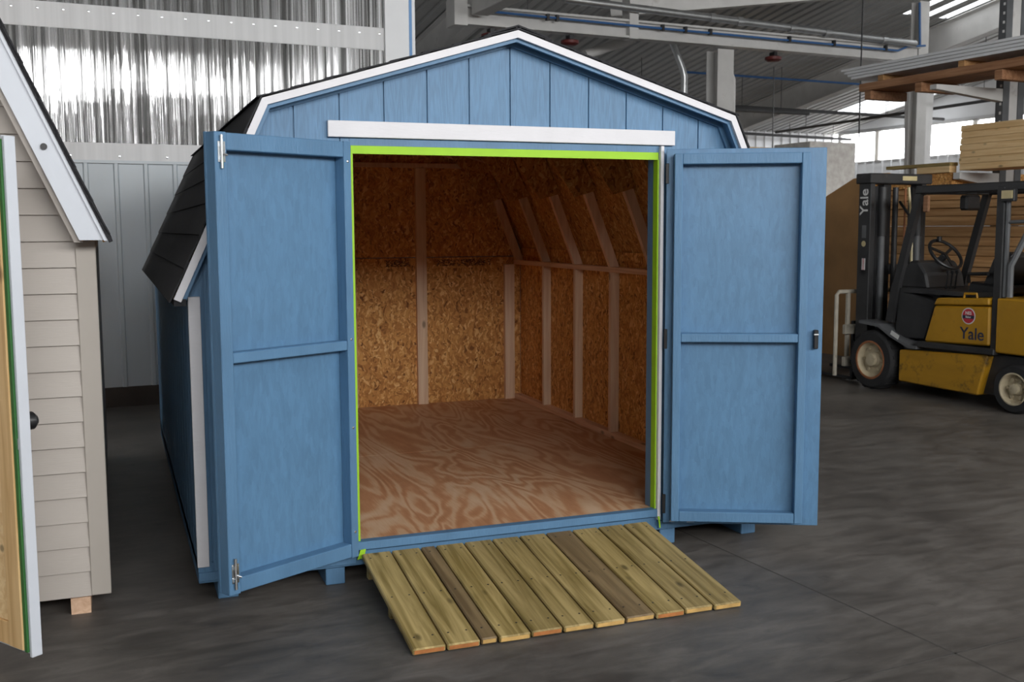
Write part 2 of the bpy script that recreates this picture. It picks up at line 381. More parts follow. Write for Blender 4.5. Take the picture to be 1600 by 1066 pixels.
for a, b in zip(xs, xs[1:]):
    ys = [BYF-.3, BYE+.2 if a >= WALLX-1e-6 else WALLY+.15]; cut = [L for L in LIGHTS if L[0] <= a+1e-6 and L[1] >= b-1e-6]
    spans = [(ys[0], ys[1])] if not cut else [(ys[0], cut[0][2]), (cut[0][3], ys[1])]
    for y0, y1 in spans:
        d = deck(a, b, y0, y1); ceil_mb.add(d.v, d.f)
struct(hall(ceil_mb, 'ceiling', M['deck']), 'grey ribbed metal roof deck')
for L in LIGHTS:
    struct(hall(deck(*L), 'window_1', M['skylight']), 'milky ribbed roof light strip')
# walls
def wall_sheet(x0, x1, y, z0, z1, along='x', period=.3, depth=.03, side=-1):
    mb = MB(); n = max(1, int(round((x1-x0)/period))); pr = []
    for i in range(n):
        a = x0+(x1-x0)*i/n; d = (x1-x0)/n; pr += [(a, 0), (a+d*.80, 0), (a+d*.85, side*depth), (a+d*.95, side*depth)]
    pr.append((x1, 0)); m = len(pr)
    vs = [((a, y+h, z) if along == 'x' else (y+h, a, z)) for z in (z0, z1) for a, h in pr]
    mb.add(vs, [(i, i+1, i+1+m, i+m) for i in range(m-1)]); return mb
# front wall with its band of high windows
mb = MB().box(BX0, BAY[0], BYF-.15, BYF, 0, 9).box(BAY[1], BX1, BYF-.15, BYF, 0, 9).box(BAY[0], BAY[1], BYF-.15, BYF, BAY[3], 9).box(BAY[0], BAY[1], BYF-.15, BYF, 0, BAY[2])
struct(hall(mb, 'wall_front', M['wall_white']), 'hall wall with a band of high windows')
struct(hall(MB().box(BX0-.15, BX0, BYF, WALLY, 0, 9), 'wall_left', M['wall_white']), 'plain hall wall')
# back partition: dark kick board, ribbed blue-grey sheet, clear corrugated sheet above
ZS = 2.27
wb = struct(hall(MB().box(BX0, WALLX-.12, WALLY+.003, WALLY+.012, .18, ZS), 'wall_back', M['wall_metal']), 'blue-grey ribbed metal wall with clear sheet above')
pmb = MB(); pr = [(0, 0), (.21, 0), (.22, -.018), (.248, -.018), (.26, 0)]
for (a, h), (b, g) in zip(pr, pr[1:]): pmb.add([(a, h, .18), (b, g, .18), (b, g, ZS), (a, h, ZS)], [(0, 1, 2, 3)])
wpm = pmb.mesh('wall_panel'); wpm.materials.append(M['wall_metal'])
for k in range(int((WALLX-.12-BX0)/.26)): link_mesh('wall_panel', wpm, wb, (BX0+.26*k+.02, WALLY, 0))
MB().box(BX0, WALLX-.1, WALLY-.02, WALLY+.04, 0, .185).build('kick_board', M['dark_board'], wb)
MB().box(BX0, WALLX-.1, WALLY-.025, WALLY+.0, ZS-.015, ZS+.012).build('flashing', M['wall_metal'], wb)
mb = MB(); p = .076; n = int((WALLX-.3-BX0)/p/1); vs = []; m = n*6+1
for z in (ZS-.05, 3.57, 8.6):
    for i in range(m):
        a = BX0+(WALLX-.28-BX0)*i/(m-1); vs.append((a, WALLY+.02+.009*math.cos(2*PI*i/6), z))
for r in range(2): mb.add([], [])
mb.add(vs, [(r*m+i, r*m+i+1, (r+1)*m+i+1, (r+1)*m+i) for r in range(2) for i in range(m-1)])
o = mb.build('clear_sheet', M['clear'], wb, smooth=True, label='clear corrugated plastic sheet with vertical streaks')
for z0, z1 in ((3.44, 3.66), (ZS-.02, ZS+.17)):
    MB().box(BX0, WALLX-.28, WALLY+.0, WALLY+.008, z0, z1).build('girt', M['clear_lap'], wb)
screw = MB().lathe([(0, .012), (-.006, .011), (-.009, 0)], (0, 0, 0), 'y', 8).mesh('screw', 0, True); screw.materials.append(M['chrome'])
for k in range(18):
    link_mesh('screw', screw, wb, (-2.05+.21*k, WALLY, 3.60)); 
    if k % 2 == 0: link_mesh('screw', screw, wb, (-2.05+.21*k, WALLY, ZS+.05))
MB().box(WALLX-.30, WALLX-.04, WALLY-.03, WALLY+.12, 0, 8.6).build('end_post', M['wall_white'], wb)
MB().box(WALLX-.045, WALLX-.015, WALLY-.035, WALLY+.12, 0, 8.6).build('edge_strip', M['blue_edge'], wb)
MB().box(WALLX-.015, WALLX+.02, WALLY-.03, WALLY+.12, 0, 8.6).build('edge_cap', M['wall_white'], wb)
# side wall beyond the partition, far eave wall, window wall
struct(hall(wall_sheet(WALLY+.12, BYE, WALLX, 0, 6.2, 'y', .3, .03, 1), 'wall_inner', M['wall_white']), 'wall beyond the partition')
struct(hall(wall_sheet(WALLX, BX1, BYE, 0, 4.3, 'x', .28, .03), 'wall_far', M['wall_white']), 'far white ribbed metal wall')
WZ0, WZ1 = 3.30, 4.10
wr = struct(hall(wall_sheet(BYF, BYE, BX1, 0, WZ0, 'y', .3, .03), 'wall_right', M['wall_white']), 'white ribbed wall with a band of windows')
mb = MB(); mb.prism([(BYF, WZ1), (BYE, WZ1), (BYE, roofz(BYE)), (BYF, roofz(BYF))], 'x', BX1, BX1+.1); mb.build('upper_wall', M['wall_white'], wr)
wy = [6.0, 7.6, 9.2, 10.8, 12.4, 13.15, 14.7, 16.2, 17.55]
for i, (a, b) in enumerate(zip(wy, wy[1:])):
    f = struct(hall(MB().box(BX1, BX1+.08, a-.06, a+.06, WZ0, WZ1).box(BX1, BX1+.08, b-.06, b+.06, WZ0, WZ1).box(BX1, BX1+.08, a, b, WZ0-.05, WZ0+.03).box(BX1, BX1+.08, a, b, WZ1-.04, WZ1+.05), 'window_%d' % (i+2), M['steel_white']), 'bright window in the band under the eave')
    MB().box(BX1+.03, BX1+.036, a+.05, b-.05, WZ0+.02, WZ1-.03).build('pane', M['glass'], f)
hall(MB().box(BX1, BX1+.1, BYF, wy[0], WZ0, WZ1), 'wall_right_infill', M['wall_white'])['kind'] = 'structure'
portal('window_band_daylight', Bw(BX1+.2, 11.5, 3.7), 11.5, .8, (PI/2, 0, PHI+PI/2))
# outside, seen through the clear sheet: a lean-to roof and a low fence
oc = thing('lean_to', 'grey lean-to roof seen through the clear wall sheet', 'lean-to', Bw(-3, 9.0), PHI)
MB().prism([(-3, 3.5), (.75, 3.55), (1.35, 4.15), (1.75, 4.2), (2.3, 3.85), (2.6, 3.8), (3.2, 4.25), (3.5, 3.9), (3.9, 3.85), (4.2, 4.2), (4.4, 4.05), (4.4, 6.4), (-3, 6.4)], 'y', -.1, 2.2).build('gable_board', M['yard_grey'], oc)
MB().box(-3.2, 4.4, -2.6, 2.4, 6.4, 6.6).build('shade_canopy', M['yard_grey'], oc)  # slab above the view, added to keep the lean-to dark underneath
for x in (-3.0,): MB().box(x, x+.12, 2.0, 2.12, -.2, 6.4).build('post', M['fork_grey'], oc)
fe = thing('board_fence', 'brown board fence seen low through the clear sheet', 'fence', Bw(-3, 8.6, -.2), PHI)
for k in range(34):
    MB().box(-3+.22*k, -3+.22*k+.2, 0, .03, 0, 3.45+.12*math.sin(k*1.7)+.16*math.sin(k*.6)).build('board', M['yard_fence'], fe)

# ---- steel frame
def ibeam(p0, p1, depth, width, t=.02, upv=(0, 0, 1)):
    mb = MB(); p0 = Vector(p0); p1 = Vector(p1); d = (p1-p0).normalized(); u = Vector(upv)
    if abs(d.dot(u)) > .98: u = Vector((0, 1, 0))
    r = d.cross(u).normalized(); u = r.cross(d).normalized()
    mb.bar(p0, p1, t*.7, depth-2*t, u); mb.bar(p0+u*(depth-t)/2, p1+u*(depth-t)/2, width, t, u); mb.bar(p0-u*(depth-t)/2, p1-u*(depth-t)/2, width, t, u); return mb
for x, lab in ((4.4, 'off-white roof rafter beam behind the shed peak'), (13.5, 'off-white roof rafter beam sloping towards the far ribbed wall'), (-3.6, 'off-white roof rafter beam over the partition')):
    y1 = BYE-.2 if x > 2 else WALLY-.1
    o = hall(ibeam((x, BYF+.2, roofz(BYF+.2)-.27), (x, y1, roofz(y1)-.27), .5, .2), 'roof_beam', M['steel_white']); tag(o, lab, 'beam', 'roof rafters')
o = hall(ibeam((6.3, 9.75, 4.98), (10.2, 8.05, 5.32), .28, .16), 'brace_beam', M['steel_white']); tag(o, 'grey brace beam crossing above the long white rail beam', 'beam')
# long white rail beam with its posts, blue air line and silver pipe
BBY = 9.0
o = hall(ibeam((3.5, BBY, 4.52), (11.85, BBY, 4.52), .26, .20, .03), 'rail_beam', M['steel_white']); tag(o, 'long off-white steel rail beam running above the shed roof', 'beam')
MB().box(3.36, 3.55, BBY-.16, BBY+.14, 4.36, 4.72).build('end_block', M['steel_white'], o)
MB().box(6.12, 6.27, BBY-.11, BBY+.1, 4.38, 5.9).build('hanger', M['steel_white'], o)
o = hall(MB().tube([(3.8, BBY-.13, 4.575), (6.4, BBY-.13, 4.555), (11.3, BBY-.13, 4.54), (11.5, BBY-.13, 4.62), (11.9, BBY-.13, 4.66)], .017, 8), 'air_line', M['airline'], smooth=True); tag(o, 'thin blue compressed air line clipped along the rail beam', 'air line')
for x in (4.75, 4.9, 6.65, 7.05, 7.5, 9.0, 9.9, 11.0):
    MB().box(x, x+.04, BBY-.16, BBY-.1, 4.52, 4.61).build('clip', M['black'], o)
MB().tube([(11.78, BBY-.13, 4.65), (11.74, BBY-.13, 5.35)], .02, 8).build('drop_pipe', M['airline'], o, smooth=True)
pts = [(5.0, BBY-.2, 4.82), (7.0, BBY-.2, 4.77), (9.3, BBY-.2, 4.72), (11.6, BBY-.2, 4.66)]
o = hall(MB().tube(pts, .055, 12), 'silver_pipe', M['galv'], smooth=True); tag(o, 'silver metal pipe running just above the rail beam', 'pipe')
for x in (7.5, 8.0, 9.0, 9.7, 10.9): MB().lathe([(-.05, .058), (-.05, .066), (.05, .066), (.05, .058)], (x, BBY-.2, 4.82-(x-5)*.0243), 'x', 14).build('coupling', M['galv'], o)
o = hall(MB().box(3.60, 3.84, 1.5, BBY-.17, 4.50, 4.72), 'cross_beam', M['steel_white'], bevel=.01); tag(o, 'grey box beam running from the rail beam end towards the viewer', 'beam')
def column(name, x, y, z0, z1, wx, wy_, label, taper=0):
    t = thing(name, label, 'column', Bw(x, y), PHI)
    MB().box(-wx/2, wx/2, -wy_/2, -wy_/2+.02, z0, z1).box(-wx/2, wx/2, wy_/2-.02, wy_/2, z0, z1).build('flange', M['steel_white'], t)
    MB().box(-.012, .012, -wy_/2+.02, wy_/2-.02, z0, z1).build('web', M['steel_white'], t); return t
t = column('steel_column', 7.95, BBY+.2, 0, 4.37, .30, .30, 'off-white steel column under the long rail beam')
MB().tube([(.27, 0, 0), (.27, 0, 3.95), (.20, 0, 4.08)], .03, 10).build('conduit', M['steel_white'], t, smooth=True)
column('steel_column', 12.0, BBY+.1, 0, 5.42, .22, .2, 'off-white steel column rising past the end of the rail beam')
t = thing('frame_column', 'grey tapered frame column standing before the bright windows', 'column', Bw(13.6, 10.6), PHI)
MB().prism([(-.13, 0), (.13, 0), (.26, 4.6), (-.26, 4.6)], 'y', -.12, .12).build('shaft', M['steel_white'], t)
o = hall(MB().tube([(7.55, 10.0, 4.70), (7.80, 10.0, 4.2), (7.84, 10.0, 4.08), (7.85, 10.0, 0)], .055, 12), 'vent_pipe', M['galv'], smooth=True); tag(o, 'bent silver vent pipe coming down behind the shed roof', 'pipe')
o = hall(MB().tube([(6.0, 10.0, 4.30), (6.87, 10.0, 4.60)], .075, 12), 'flue_pipe', M['steel_white'], smooth=True); tag(o, 'short pale flue pipe slanting under the rail beam', 'pipe')
for i, (a, b, r, lab) in enumerate((((6.0, 13.6, 4.16), (17.5, 13.6, 4.10), .035, 'dark sprinkler pipe crossing under the roof'), ((8.2, 13.0, 4.0), (13.0, 13.0, 4.0), .05, 'thick dark pipe beside the steel column'), ((13.75, 16.9, 3.95), (17.8, 16.9, 3.9), .035, 'dark pipe along the top of the far ribbed wall'), ((4.6, 9.8, 4.4), (9.0, 14.4, 4.0), .03, 'dark slanting pipe under the roof rafters'), ((14.2, 8.6, 3.95), (14.2, 15.5, 3.85), .03, 'thin dark pipe hanging by the bright windows'))):
    o = hall(MB().tube([a, b], r, 8), 'sprinkler_pipe', M['dark_pipe'], smooth=True); tag(o, lab, 'pipe', 'sprinkler pipes under the roof')
    for q in (.15, .5, .85):
        px, py, pz = (a[j]+(b[j]-a[j])*q for j in range(3)); MB().tube([(px, py, pz), (px, py, roofz(py)+.02)], .007, 6).build('hanger_rod', M['dark_pipe'], o)
o = hall(MB().tube([(8.6, 11.2, 4.35), (12.9, 11.2, 4.35)], .02, 8), 'air_pipe', M['airline'], smooth=True); tag(o, 'blue air pipe under the ribbed roof behind the rail beam', 'pipe')
for x, zc, lab in ((3.98, 0, 'dark red cord reel near the end of the rail beam'), (5.22, 0, 'dark red cord reel above the shed peak'), (8.86, 1.5, 'dark red cord reel with a long hanging cord')):
    t = thing('cord_reel', lab, 'cord reel', Bw(x, BBY+.05, 4.24), PHI, 'red cord reels under the rail beam')
    MB().lathe([(-.045, 0), (-.045, .09), (-.02, .13), (.02, .13), (.035, .09), (.035, 0)], (0, 0, .045), 'z', 20).build('reel', M['red'], t, smooth=True)
    MB().box(-.03, .03, -.06, .06, .08, .14).build('bracket', M['black'], t)
    MB().tube([(.02, 0, -.08), (.02, 0, -.25-zc)], .008 if zc else .006, 6).build('cord', M['black'], t)
for x, y, z0, z1, lab in ((9.12, 7.4, 2.9, 5.78, 'thin dark cable hanging beside the lumber rack'),):
    o = hall(MB().tube([(x, y, z0), (x, y, z1)], .012, 6), 'hanging_cable', M['black']); tag(o, lab, 'cable')

# ================================================================== THE BLUE SHED
shed = thing('garden_shed', 'blue barn-roofed wooden shed with white trim and open double doors', 'shed')
HW, D = 1.487, 3.687
XL, XR, ZT = -.7614, .7866, 1.818
def Zs(z): return z+G
POUT = [(-1.551, 1.161), (-1.163, 2.005), (0, 2.354), (1.163, 2.005), (1.551, 1.161)]
def offset(poly, d):
    out = []
    for i, p in enumerate(poly):
        ns = []
        for a, b in ((i-1, i), (i, i+1)):
            if a < 0 or b >= len(poly): continue
            dx, dz = poly[b][0]-poly[a][0], poly[b][1]-poly[a][1]; L = math.hypot(dx, dz); ns.append((dz/L, -dx/L))
        if len(ns) == 1: out.append((p[0]+ns[0][0]*d, p[1]+ns[0][1]*d))
        else:
            bx, bz = ns[0][0]+ns[1][0], ns[0][1]+ns[1][1]; k = 2*d/(bx*bx+bz*bz); out.append((p[0]+bx*k, p[1]+bz*k))
    return out
def zp(pts): return [(x, Zs(z)) for x, z in pts]
def ztop(x, poly):
    for (a, b), (c, d) in zip(poly, poly[1:]):
        if a-1e-9 <= x <= c+1e-9: return b+(d-b)*(x-a)/(c-a)
    return poly[-1][1]
PIN = offset(POUT, .030)
# structure under the floor
for x in (-1.36, -.875, 0.0, .875, 1.37):
    MB().box(x-.045, x+.045, .02, D-.02, 0, Zs(-.11)).build('skid', M['blue'], shed, .004)
MB().box(-HW, HW, .004, .042, Zs(-.112), Zs(-.019)).build('rim_joist', M['blue'], shed, .003)
MB().box(-HW, -HW+.04, .042, D-.04, Zs(-.112), Zs(-.019)).build('rim_joist', M['blue'], shed)
MB().box(HW-.04, HW, .042, D-.04, Zs(-.112), Zs(-.019)).build('rim_joist', M['blue'], shed)
MB().box(-HW, HW, D-.04, D, Zs(-.112), Zs(-.019)).build('rim_joist', M['blue'], shed)
MB().box(-HW+.001, HW-.001, .012, 1.83, Zs(-.018), Zs(0)).build('floor_sheet', M['ply'], shed)
MB().box(-HW+.001, HW-.001, 1.833, D, Zs(-.018), Zs(0)).build('floor_sheet', M['ply'], shed)
MB().box(XL-.02, XR+.02, -.024, .03, Zs(-.034), Zs(.005)).build('door_sill', M['blue'], shed, .003)
# front wall: backing sheet with the door opening, then every siding board
T = .012
back = offset(POUT, .0148)
def front_back():
    mb = MB()
    xs_ = sorted(set([-HW+.002, -1.145, 0, 1.145, HW-.002, XL, XR]))
    for a, b in zip(xs_, xs_[1:]):
        z0 = ZT if (a >= XL-1e-6 and b <= XR+1e-6) else -.018
        mb.prism(zp([(a, z0), (b, z0), (b, ztop(b, back)), (a, ztop(a, back))]), 'y', .010, .016)
    return mb
front_back().build('wall_sheathing', M['blue'], shed)
x0 = -.8153
edges = [-HW]+[x0+.2032*i for i in range(-3, 12) if -HW+.02 < x0+.2032*i < HW-.02]+[HW]
for a, b in zip(edges, edges[1:]):
    a2, b2 = a+.0035, b-.0035; mb = MB()
    cuts = sorted(set([a2, b2]+[c for c in (XL, XR, -1.1335, 0, 1.1335) if a2 < c < b2]))
    for c, d in zip(cuts, cuts[1:]):
        z0 = ZT if (c >= XL-1e-6 and d <= XR+1e-6) else -.06
        mb.prism(zp([(c, z0), (d, z0), (d, ztop(d, PIN)), (c, ztop(c, PIN))]), 'y', 0, .0098)
    mb.build('siding_board', M['siding'], shed)
# side and back walls
for s in (-1, 1):
    mb = MB(); n = 18
    for i in range(n): mb.box(*sorted((s*HW, s*(HW-.010))), i*D/n+.003, (i+1)*D/n-.003, Zs(-.06), Zs(1.262))
    mb.build('side_siding', M['siding'], shed)
    MB().box(*sorted((s*(HW-.0102), s*(HW-.016))), .016, D-.016, Zs(-.018), Zs(1.283)).build('side_sheathing', M['osb'], shed)
mb = MB(); bk = offset(POUT, .0148)
mb.prism(zp([(-HW+.002, -.06), (HW-.002, -.06), (HW-.002, ztop(HW-.002, bk)), (1.13, ztop(1.13, bk)), (0, ztop(0, bk)), (-1.13, ztop(-1.13, bk)), (-HW+.002, ztop(-HW+.002, bk))]), 'y', D, D+.01)
mb.build('back_siding', M['siding'], shed)
MB().box(-HW+.017, HW-.017, D-.012, D-.001, Zs(0), Zs(1.212)).build('back_panel', M['osb_stamp'], shed)
mb = MB(); mb.prism(zp([(-HW+.02, 1.218), (HW-.02, 1.218), (1.11, ztop(1.11, bk)-.01), (0, ztop(0, bk)-.01), (-1.11, ztop(-1.11, bk)-.01)]), 'y', D-.012, D-.001); mb.build('back_panel', M['osb'], shed)
# corner boards and header
MB().box(-HW-.004, -HW+.047, -.020, -.001, Zs(-.032), Zs(1.165)).build('corner_board', M['white'], shed, .002)
MB().box(HW-.047, HW+.004, -.020, -.001, Zs(-.032), Zs(1.165)).build('corner_board', M['white'], shed, .002)
MB().box(-.871, .871, -.022, -.001, Zs(1.859), Zs(1.931)).build('header_board', M['white'], shed, .002)
MB().box(-HW, XL-.02, -.008, .004, Zs(-.10), Zs(-.06)).build('bottom_board', M['blue'], shed, .002)
MB().box(XR+.02, HW, -.008, .004, Zs(-.10), Zs(-.06)).build('bottom_board', M['blue'], shed, .002)
for s, xx in ((-1, XL), (1, XR)):
    a = sorted((xx+s*.004, xx+s*.022)); s < 0 or MB().box(*a, -.026, -.001, Zs(-.05), Zs(1.855)).build('casing', M['white'], shed, .002)
    a = sorted((xx, xx+s*.038)); MB().box(*a, .017, .106, Zs(0), Zs(1.86)).build('jamb', M['blue'], shed, .002)
MB().box(XL-.03, XR+.03, .017, .106, Zs(ZT+.001), Zs(1.90)).build('lintel', M['blue'], shed, .002)
MB().box(XL-.01, XR+.004, -.0030, -.0002, Zs(ZT+.0065), Zs(1.858)).build('lintel_strip', M['blue'], shed)
# lime masking tape round the opening
MB().box(XL-.006, XR+.001, -.0035, .017, Zs(ZT-.030), Zs(ZT+.006)).build('masking_tape', M['lime'], shed, label='lime green masking tape')
MB().box(XR-.0025, XR+.004, -.003, .042, Zs(.005), Zs(ZT-.030)).build('masking_tape', M['lime'], shed, label='lime green masking tape')
MB().box(XL-.012, XL+.0025, -.0035, .017, Zs(-.03), Zs(ZT-.030)).build('masking_tape', M['lime'], shed, label='lime green masking tape')
MB().prism([(XL-.02, Zs(-.075)), (XL+.012, Zs(-.07)), (XL+.022, Zs(-.028)), (XL-.004, Zs(-.03))], 'y', -.03, -.026).build('masking_tape', M['lime'], shed, label='torn end of lime tape')
MB().prism([(XR+.012, Zs(-.09)), (XR+.018, Zs(-.09)), (XR+.012, Zs(-.03)), (XR+.002, Zs(-.03))], 'y', -.034, -.030).build('masking_tape', M['lime'], shed, label='torn end of lime tape')
# roof: deck slabs, soffit strips, white rake boards, fascia
o1, o2 = POUT, offset(POUT, .014)
OV = -.100
for i in range(4):
    q = [o1[i], o1[i+1], o2[i+1], o2[i]]
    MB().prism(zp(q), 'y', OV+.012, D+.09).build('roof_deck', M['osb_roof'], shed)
    r0, r = offset(POUT, -.002), offset(POUT, .030); q = [r0[i], r0[i+1], r[i+1], r[i]]
    MB().prism(zp(q), 'y', OV-.006, OV+.012).build('rake_board', M['white'], shed)
    MB().prism(zp(q), 'y', D+.090, D+.106).build('rake_board', M['white'], shed)
    a, b = offset(POUT, .028), offset(POUT, .046); MB().prism(zp([a[i], a[i+1], b[i+1], b[i]]), 'y', OV+.013, OV+.030).build('sub_fascia', M['blue'], shed)
    a, b = offset(POUT, .0145), offset(POUT, .030); MB().prism(zp([a[i], a[i+1], b[i+1], b[i]]), 'y', OV+.031, -.001).build('soffit', M['blue'], shed)
    a, b = offset(POUT, .031), offset(POUT, .056); MB().prism(zp([a[i], a[i+1], b[i+1], b[i]]), 'y', -.016, -.001).build('frieze', M['blue'], shed)
for s in (-1, 1):
    e = (s*1.551, 1.161); MB().prism(zp([(e[0], e[1]), (e[0]-s*.05, e[1]+.0), (e[0]-s*.05, e[1]-.03), (e[0], e[1]-.03)]), 'y', OV+.012, D+.09).build('eave_board', M['shingle'], shed)
sh = MB().box(0, .915, -.02, .168, 0, .007).mesh('shingle', .0015); sh.materials.append(M['shingle'])
for i, n in ((0, 6), (1, 8), (2, 8), (3, 6)):
    a, b = POUT[i], POUT[i+1]
    if i >= 2: a, b = b, a            # a is the lower edge
    L = math.hypot(b[0]-a[0], b[1]-a[1]); sl = math.atan2(b[1]-a[1], abs(b[0]-a[0])); ex = L/n
    for c in range(n):
        off = (c % 2)*.30
        y0 = OV-.012
        segs = []
        y = y0
        first = .915-off
        while y < D+.10-.01:
            ln = min(first, D+.10-y); segs.append((y, ln)); y += ln; first = .915
        for (y, ln) in segs:
            s0 = c*ex; px = a[0]+(b[0]-a[0])*s0/L; pz = a[1]+(b[1]-a[1])*s0/L
            # local x -> along y, local y -> up the slope, local z -> outward normal
            ax = Vector((0, 1, 0)); ay = Vector(((b[0]-a[0])/L, 0, (b[1]-a[1])/L)); az = ax.cross(ay)
            if az.z < 0: ax = -ax; az = -az
            tilt = .030; ay2 = (ay*math.cos(tilt)-az*math.sin(tilt)).normalized(); az2 = ax.cross(ay2)
            org = Vector((px, y if ax.y > 0 else y+ln, Zs(pz)))+az*.0085
            o = bpy.data.objects.new('shingle', sh); COL.objects.link(o); o.parent = shed
            mw = Matrix((ax, ay2, az2)).transposed().to_4x4(); mw.translation = org
            o.matrix_local = mw @ Matrix.Diagonal((ln/.915*.997, 1, 1, 1))
cap = MB().bar((0, 0, 0), (0, .32, 0), .001, .001)
mb = MB().prism([(-.15, -.052), (0, -.006), (.15, -.052), (.15, -.045), (0, .002), (-.15, -.045)], 'y', 0, .30); capm = mb.mesh('ridge_shingle'); capm.materials.append(M['shingle'])
for k in range(13): link_mesh('ridge_shingle', capm, shed, (0, OV-.01+.298*k, Zs(2.354)+.0235))
# inside framing
SD = .0635; XI = HW-.016
studs_y = [.13, .61, 1.22, 1.81, 2.41, 3.02]
for s in (-1, 1):
    MB().box(*sorted((s*(XI-SD), s*XI)), .108, D-.013, Zs(0), Zs(.038)).build('bottom_plate', M['pine_y'], shed, .002)
    MB().box(*sorted((s*(XI-SD), s*XI)), .108, D-.013, Zs(1.148), Zs(1.184)).build('top_plate', M['pine_y'], shed, .002)
    for y in studs_y: MB().box(*sorted((s*(XI-SD), s*XI)), y-.019, y+.019, Zs(.038), Zs(1.148)).build('stud', M['pine'], shed, .002)
for x in (-1.36, -.61, 0.0, .590, 1.36):
    top = 1.94 if abs(x) < 1 else 1.148
    w2 = .043
    MB().box(x-w2, x+w2, D-.051, D-.0125, Zs(0), Zs(top)).build('stud', M['pine'], shed, .002)
MB().box(-1.09, 1.09, D-.051, D-.0125, Zs(1.942), Zs(1.98)).build('collar_plate', M['rafter'], shed, .002)
for y in studs_y+[D-.075]:
    for s in (-1, 1):
        ri, ro = offset(POUT, .079), offset(POUT, .0155)
        lo = [(ro[0][0]+.045, ro[0][1]+.075), (ri[0][0]+.005, ri[0][1]+.055), ri[1], ro[1]]
        lo[0] = (-1.470, 1.185); lo[1] = (-1.402, 1.185)
        hi = [ro[1], ri[1], ri[2], ro[2]]
        for q in (lo, hi):
            MB().prism(zp([(s*-x if s > 0 else x, z) for x, z in q]), 'y', y-.019, y+.019).build('rafter', M['rafter'], shed)
        kx, kz = ri[1]
        g = [(-1.285, 1.70), (-1.125, 1.655), (-.93, 1.935), (-.80, 2.075), (-1.145, 1.978)]
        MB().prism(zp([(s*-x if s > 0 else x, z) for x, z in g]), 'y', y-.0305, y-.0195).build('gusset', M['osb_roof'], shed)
    g = [(-.42, 2.135), (.42, 2.135), (.30, 2.245), (0, 2.330), (-.30, 2.245)]
    MB().prism(zp(g), 'y', y-.0305, y-.0195).build('gusset', M['osb_roof'], shed)
# doors
def door(hx, hy, fx, fy, side):
    d = Vector((fx-hx, fy-hy)); W = d.length; ang = math.atan2(d.y, d.x)
    z0, z1 = (-.037, 1.836) if side < 0 else (-.057, 1.838); H = z1-z0; s = 1 if side < 0 else -1     # s: which way the inner face points along local y
    def yy(a, b): return sorted((s*a, s*b))
    FD = .062
    pan = MB().box(0, W, *yy(-FD-.015, -FD-.0003), 0, H).build('door', M['panel'], shed, .002, loc=(hx, hy, Zs(z0)), rotz=ang, label='blue plank-framed door leaf swung wide open')
    if side < 0: a, b, zt, zb_ = .012, W-.004, H-.030, .030; sw = .040
    else: a, b, zt, zb_ = .036, W-.088, H-.026, .024; sw = .040
    if side < 0:
        MB().box(W-.055, W+.0, *yy(-FD, 0), .0, H-.002).build('stile', M['blue'], pan, .003); b = W-.055
        MB().box(.0, sw, *yy(-FD, 0), 0, H-.002).build('stile', M['blue'], pan, .003); a = 0
        rails = ((H-.072, H-.004), (.952, .995), (.004, .066))
    else:
        MB().box(b-sw, b, *yy(-FD, 0), zb_, zt).build('stile', M['blue'], pan, .003)
        MB().box(a, a+sw, *yy(-FD, 0), zb_, zt).build('stile', M['blue'], pan, .003)
        rails = ((zt-.052, zt), (.940, .983), (zb_, zb_+.052)); b = b-sw
    for r0, r1 in rails: MB().box(a+sw+.0005, b-.0005, *yy(-FD, -.002), r0, r1).build('rail', M['blue'], pan, .003)
    for hz in (.10, .95, H-.12):
        MB().box(-.004, .012, *yy(-FD-.022, -FD+.005), hz-.05, hz+.05).build('hinge', M['black'], pan, .002)
    if side < 0:
        for hz, k in ((H-.085, 1), (.085, -1)):
            bo = MB().box(W-.046, W-.012, *yy(.0, .003), hz-.035, hz+.045).build('barrel_bolt', M['chrome'], pan, label='chrome barrel bolt')
            MB().tube([(W-.026, s*.009, hz-.06), (W-.026, s*.009, hz+.07)], .006, 8).build('bolt_rod', M['chrome'], pan, smooth=True)
            MB().box(W-.038, W-.016, *yy(.003, .013), hz-.028, hz-.014).box(W-.038, W-.016, *yy(.003, .013), hz+.024, hz+.038).build('bolt_guide', M['chrome'], pan)
            MB().tube([(W-.026, s*.009, hz), (W-.045, s*.02, hz-.01)], .005, 8).build('bolt_knob', M['chrome'], pan, smooth=True)
        for hz in (H-.09, 1.0, .6, .12):
            MB().lathe([(0, .007), (.002, .006), (.003, 0)], (.02, s*.0005, hz), 'y', 8).build('screw_head', M['chrome'], pan)
    else:
        MB().box(W-.046, W-.024, *yy(-FD, -FD+.030), .905, 1.0).build('latch', M['black'], pan, .004, label='black latch handle')
        MB().box(W-.046, W-.024, *yy(-FD+.029, -FD+.032), .975, .981).build('latch_mark', M['sticker_white'], pan)
        for a_, b_ in ((.03, .06), (.12, .16)):
            MB().prism([(a_, .004), (b_, .006), (b_-.006, .014), (a_+.008, .016)], 'y', *yy(-FD, -FD+.0006)).build('paint_scuff', M['white'], pan)
    return pan
dl = door(-.787, -.098, -1.396, -.432, -1)
dr = door(.778, -.112, 1.478, -.450, 1)
dl['label'] = 'blue door leaf with chrome bolts, swung open by the white corner board'
dr['label'] = 'blue door leaf with black latch, swung open towards the forklift'

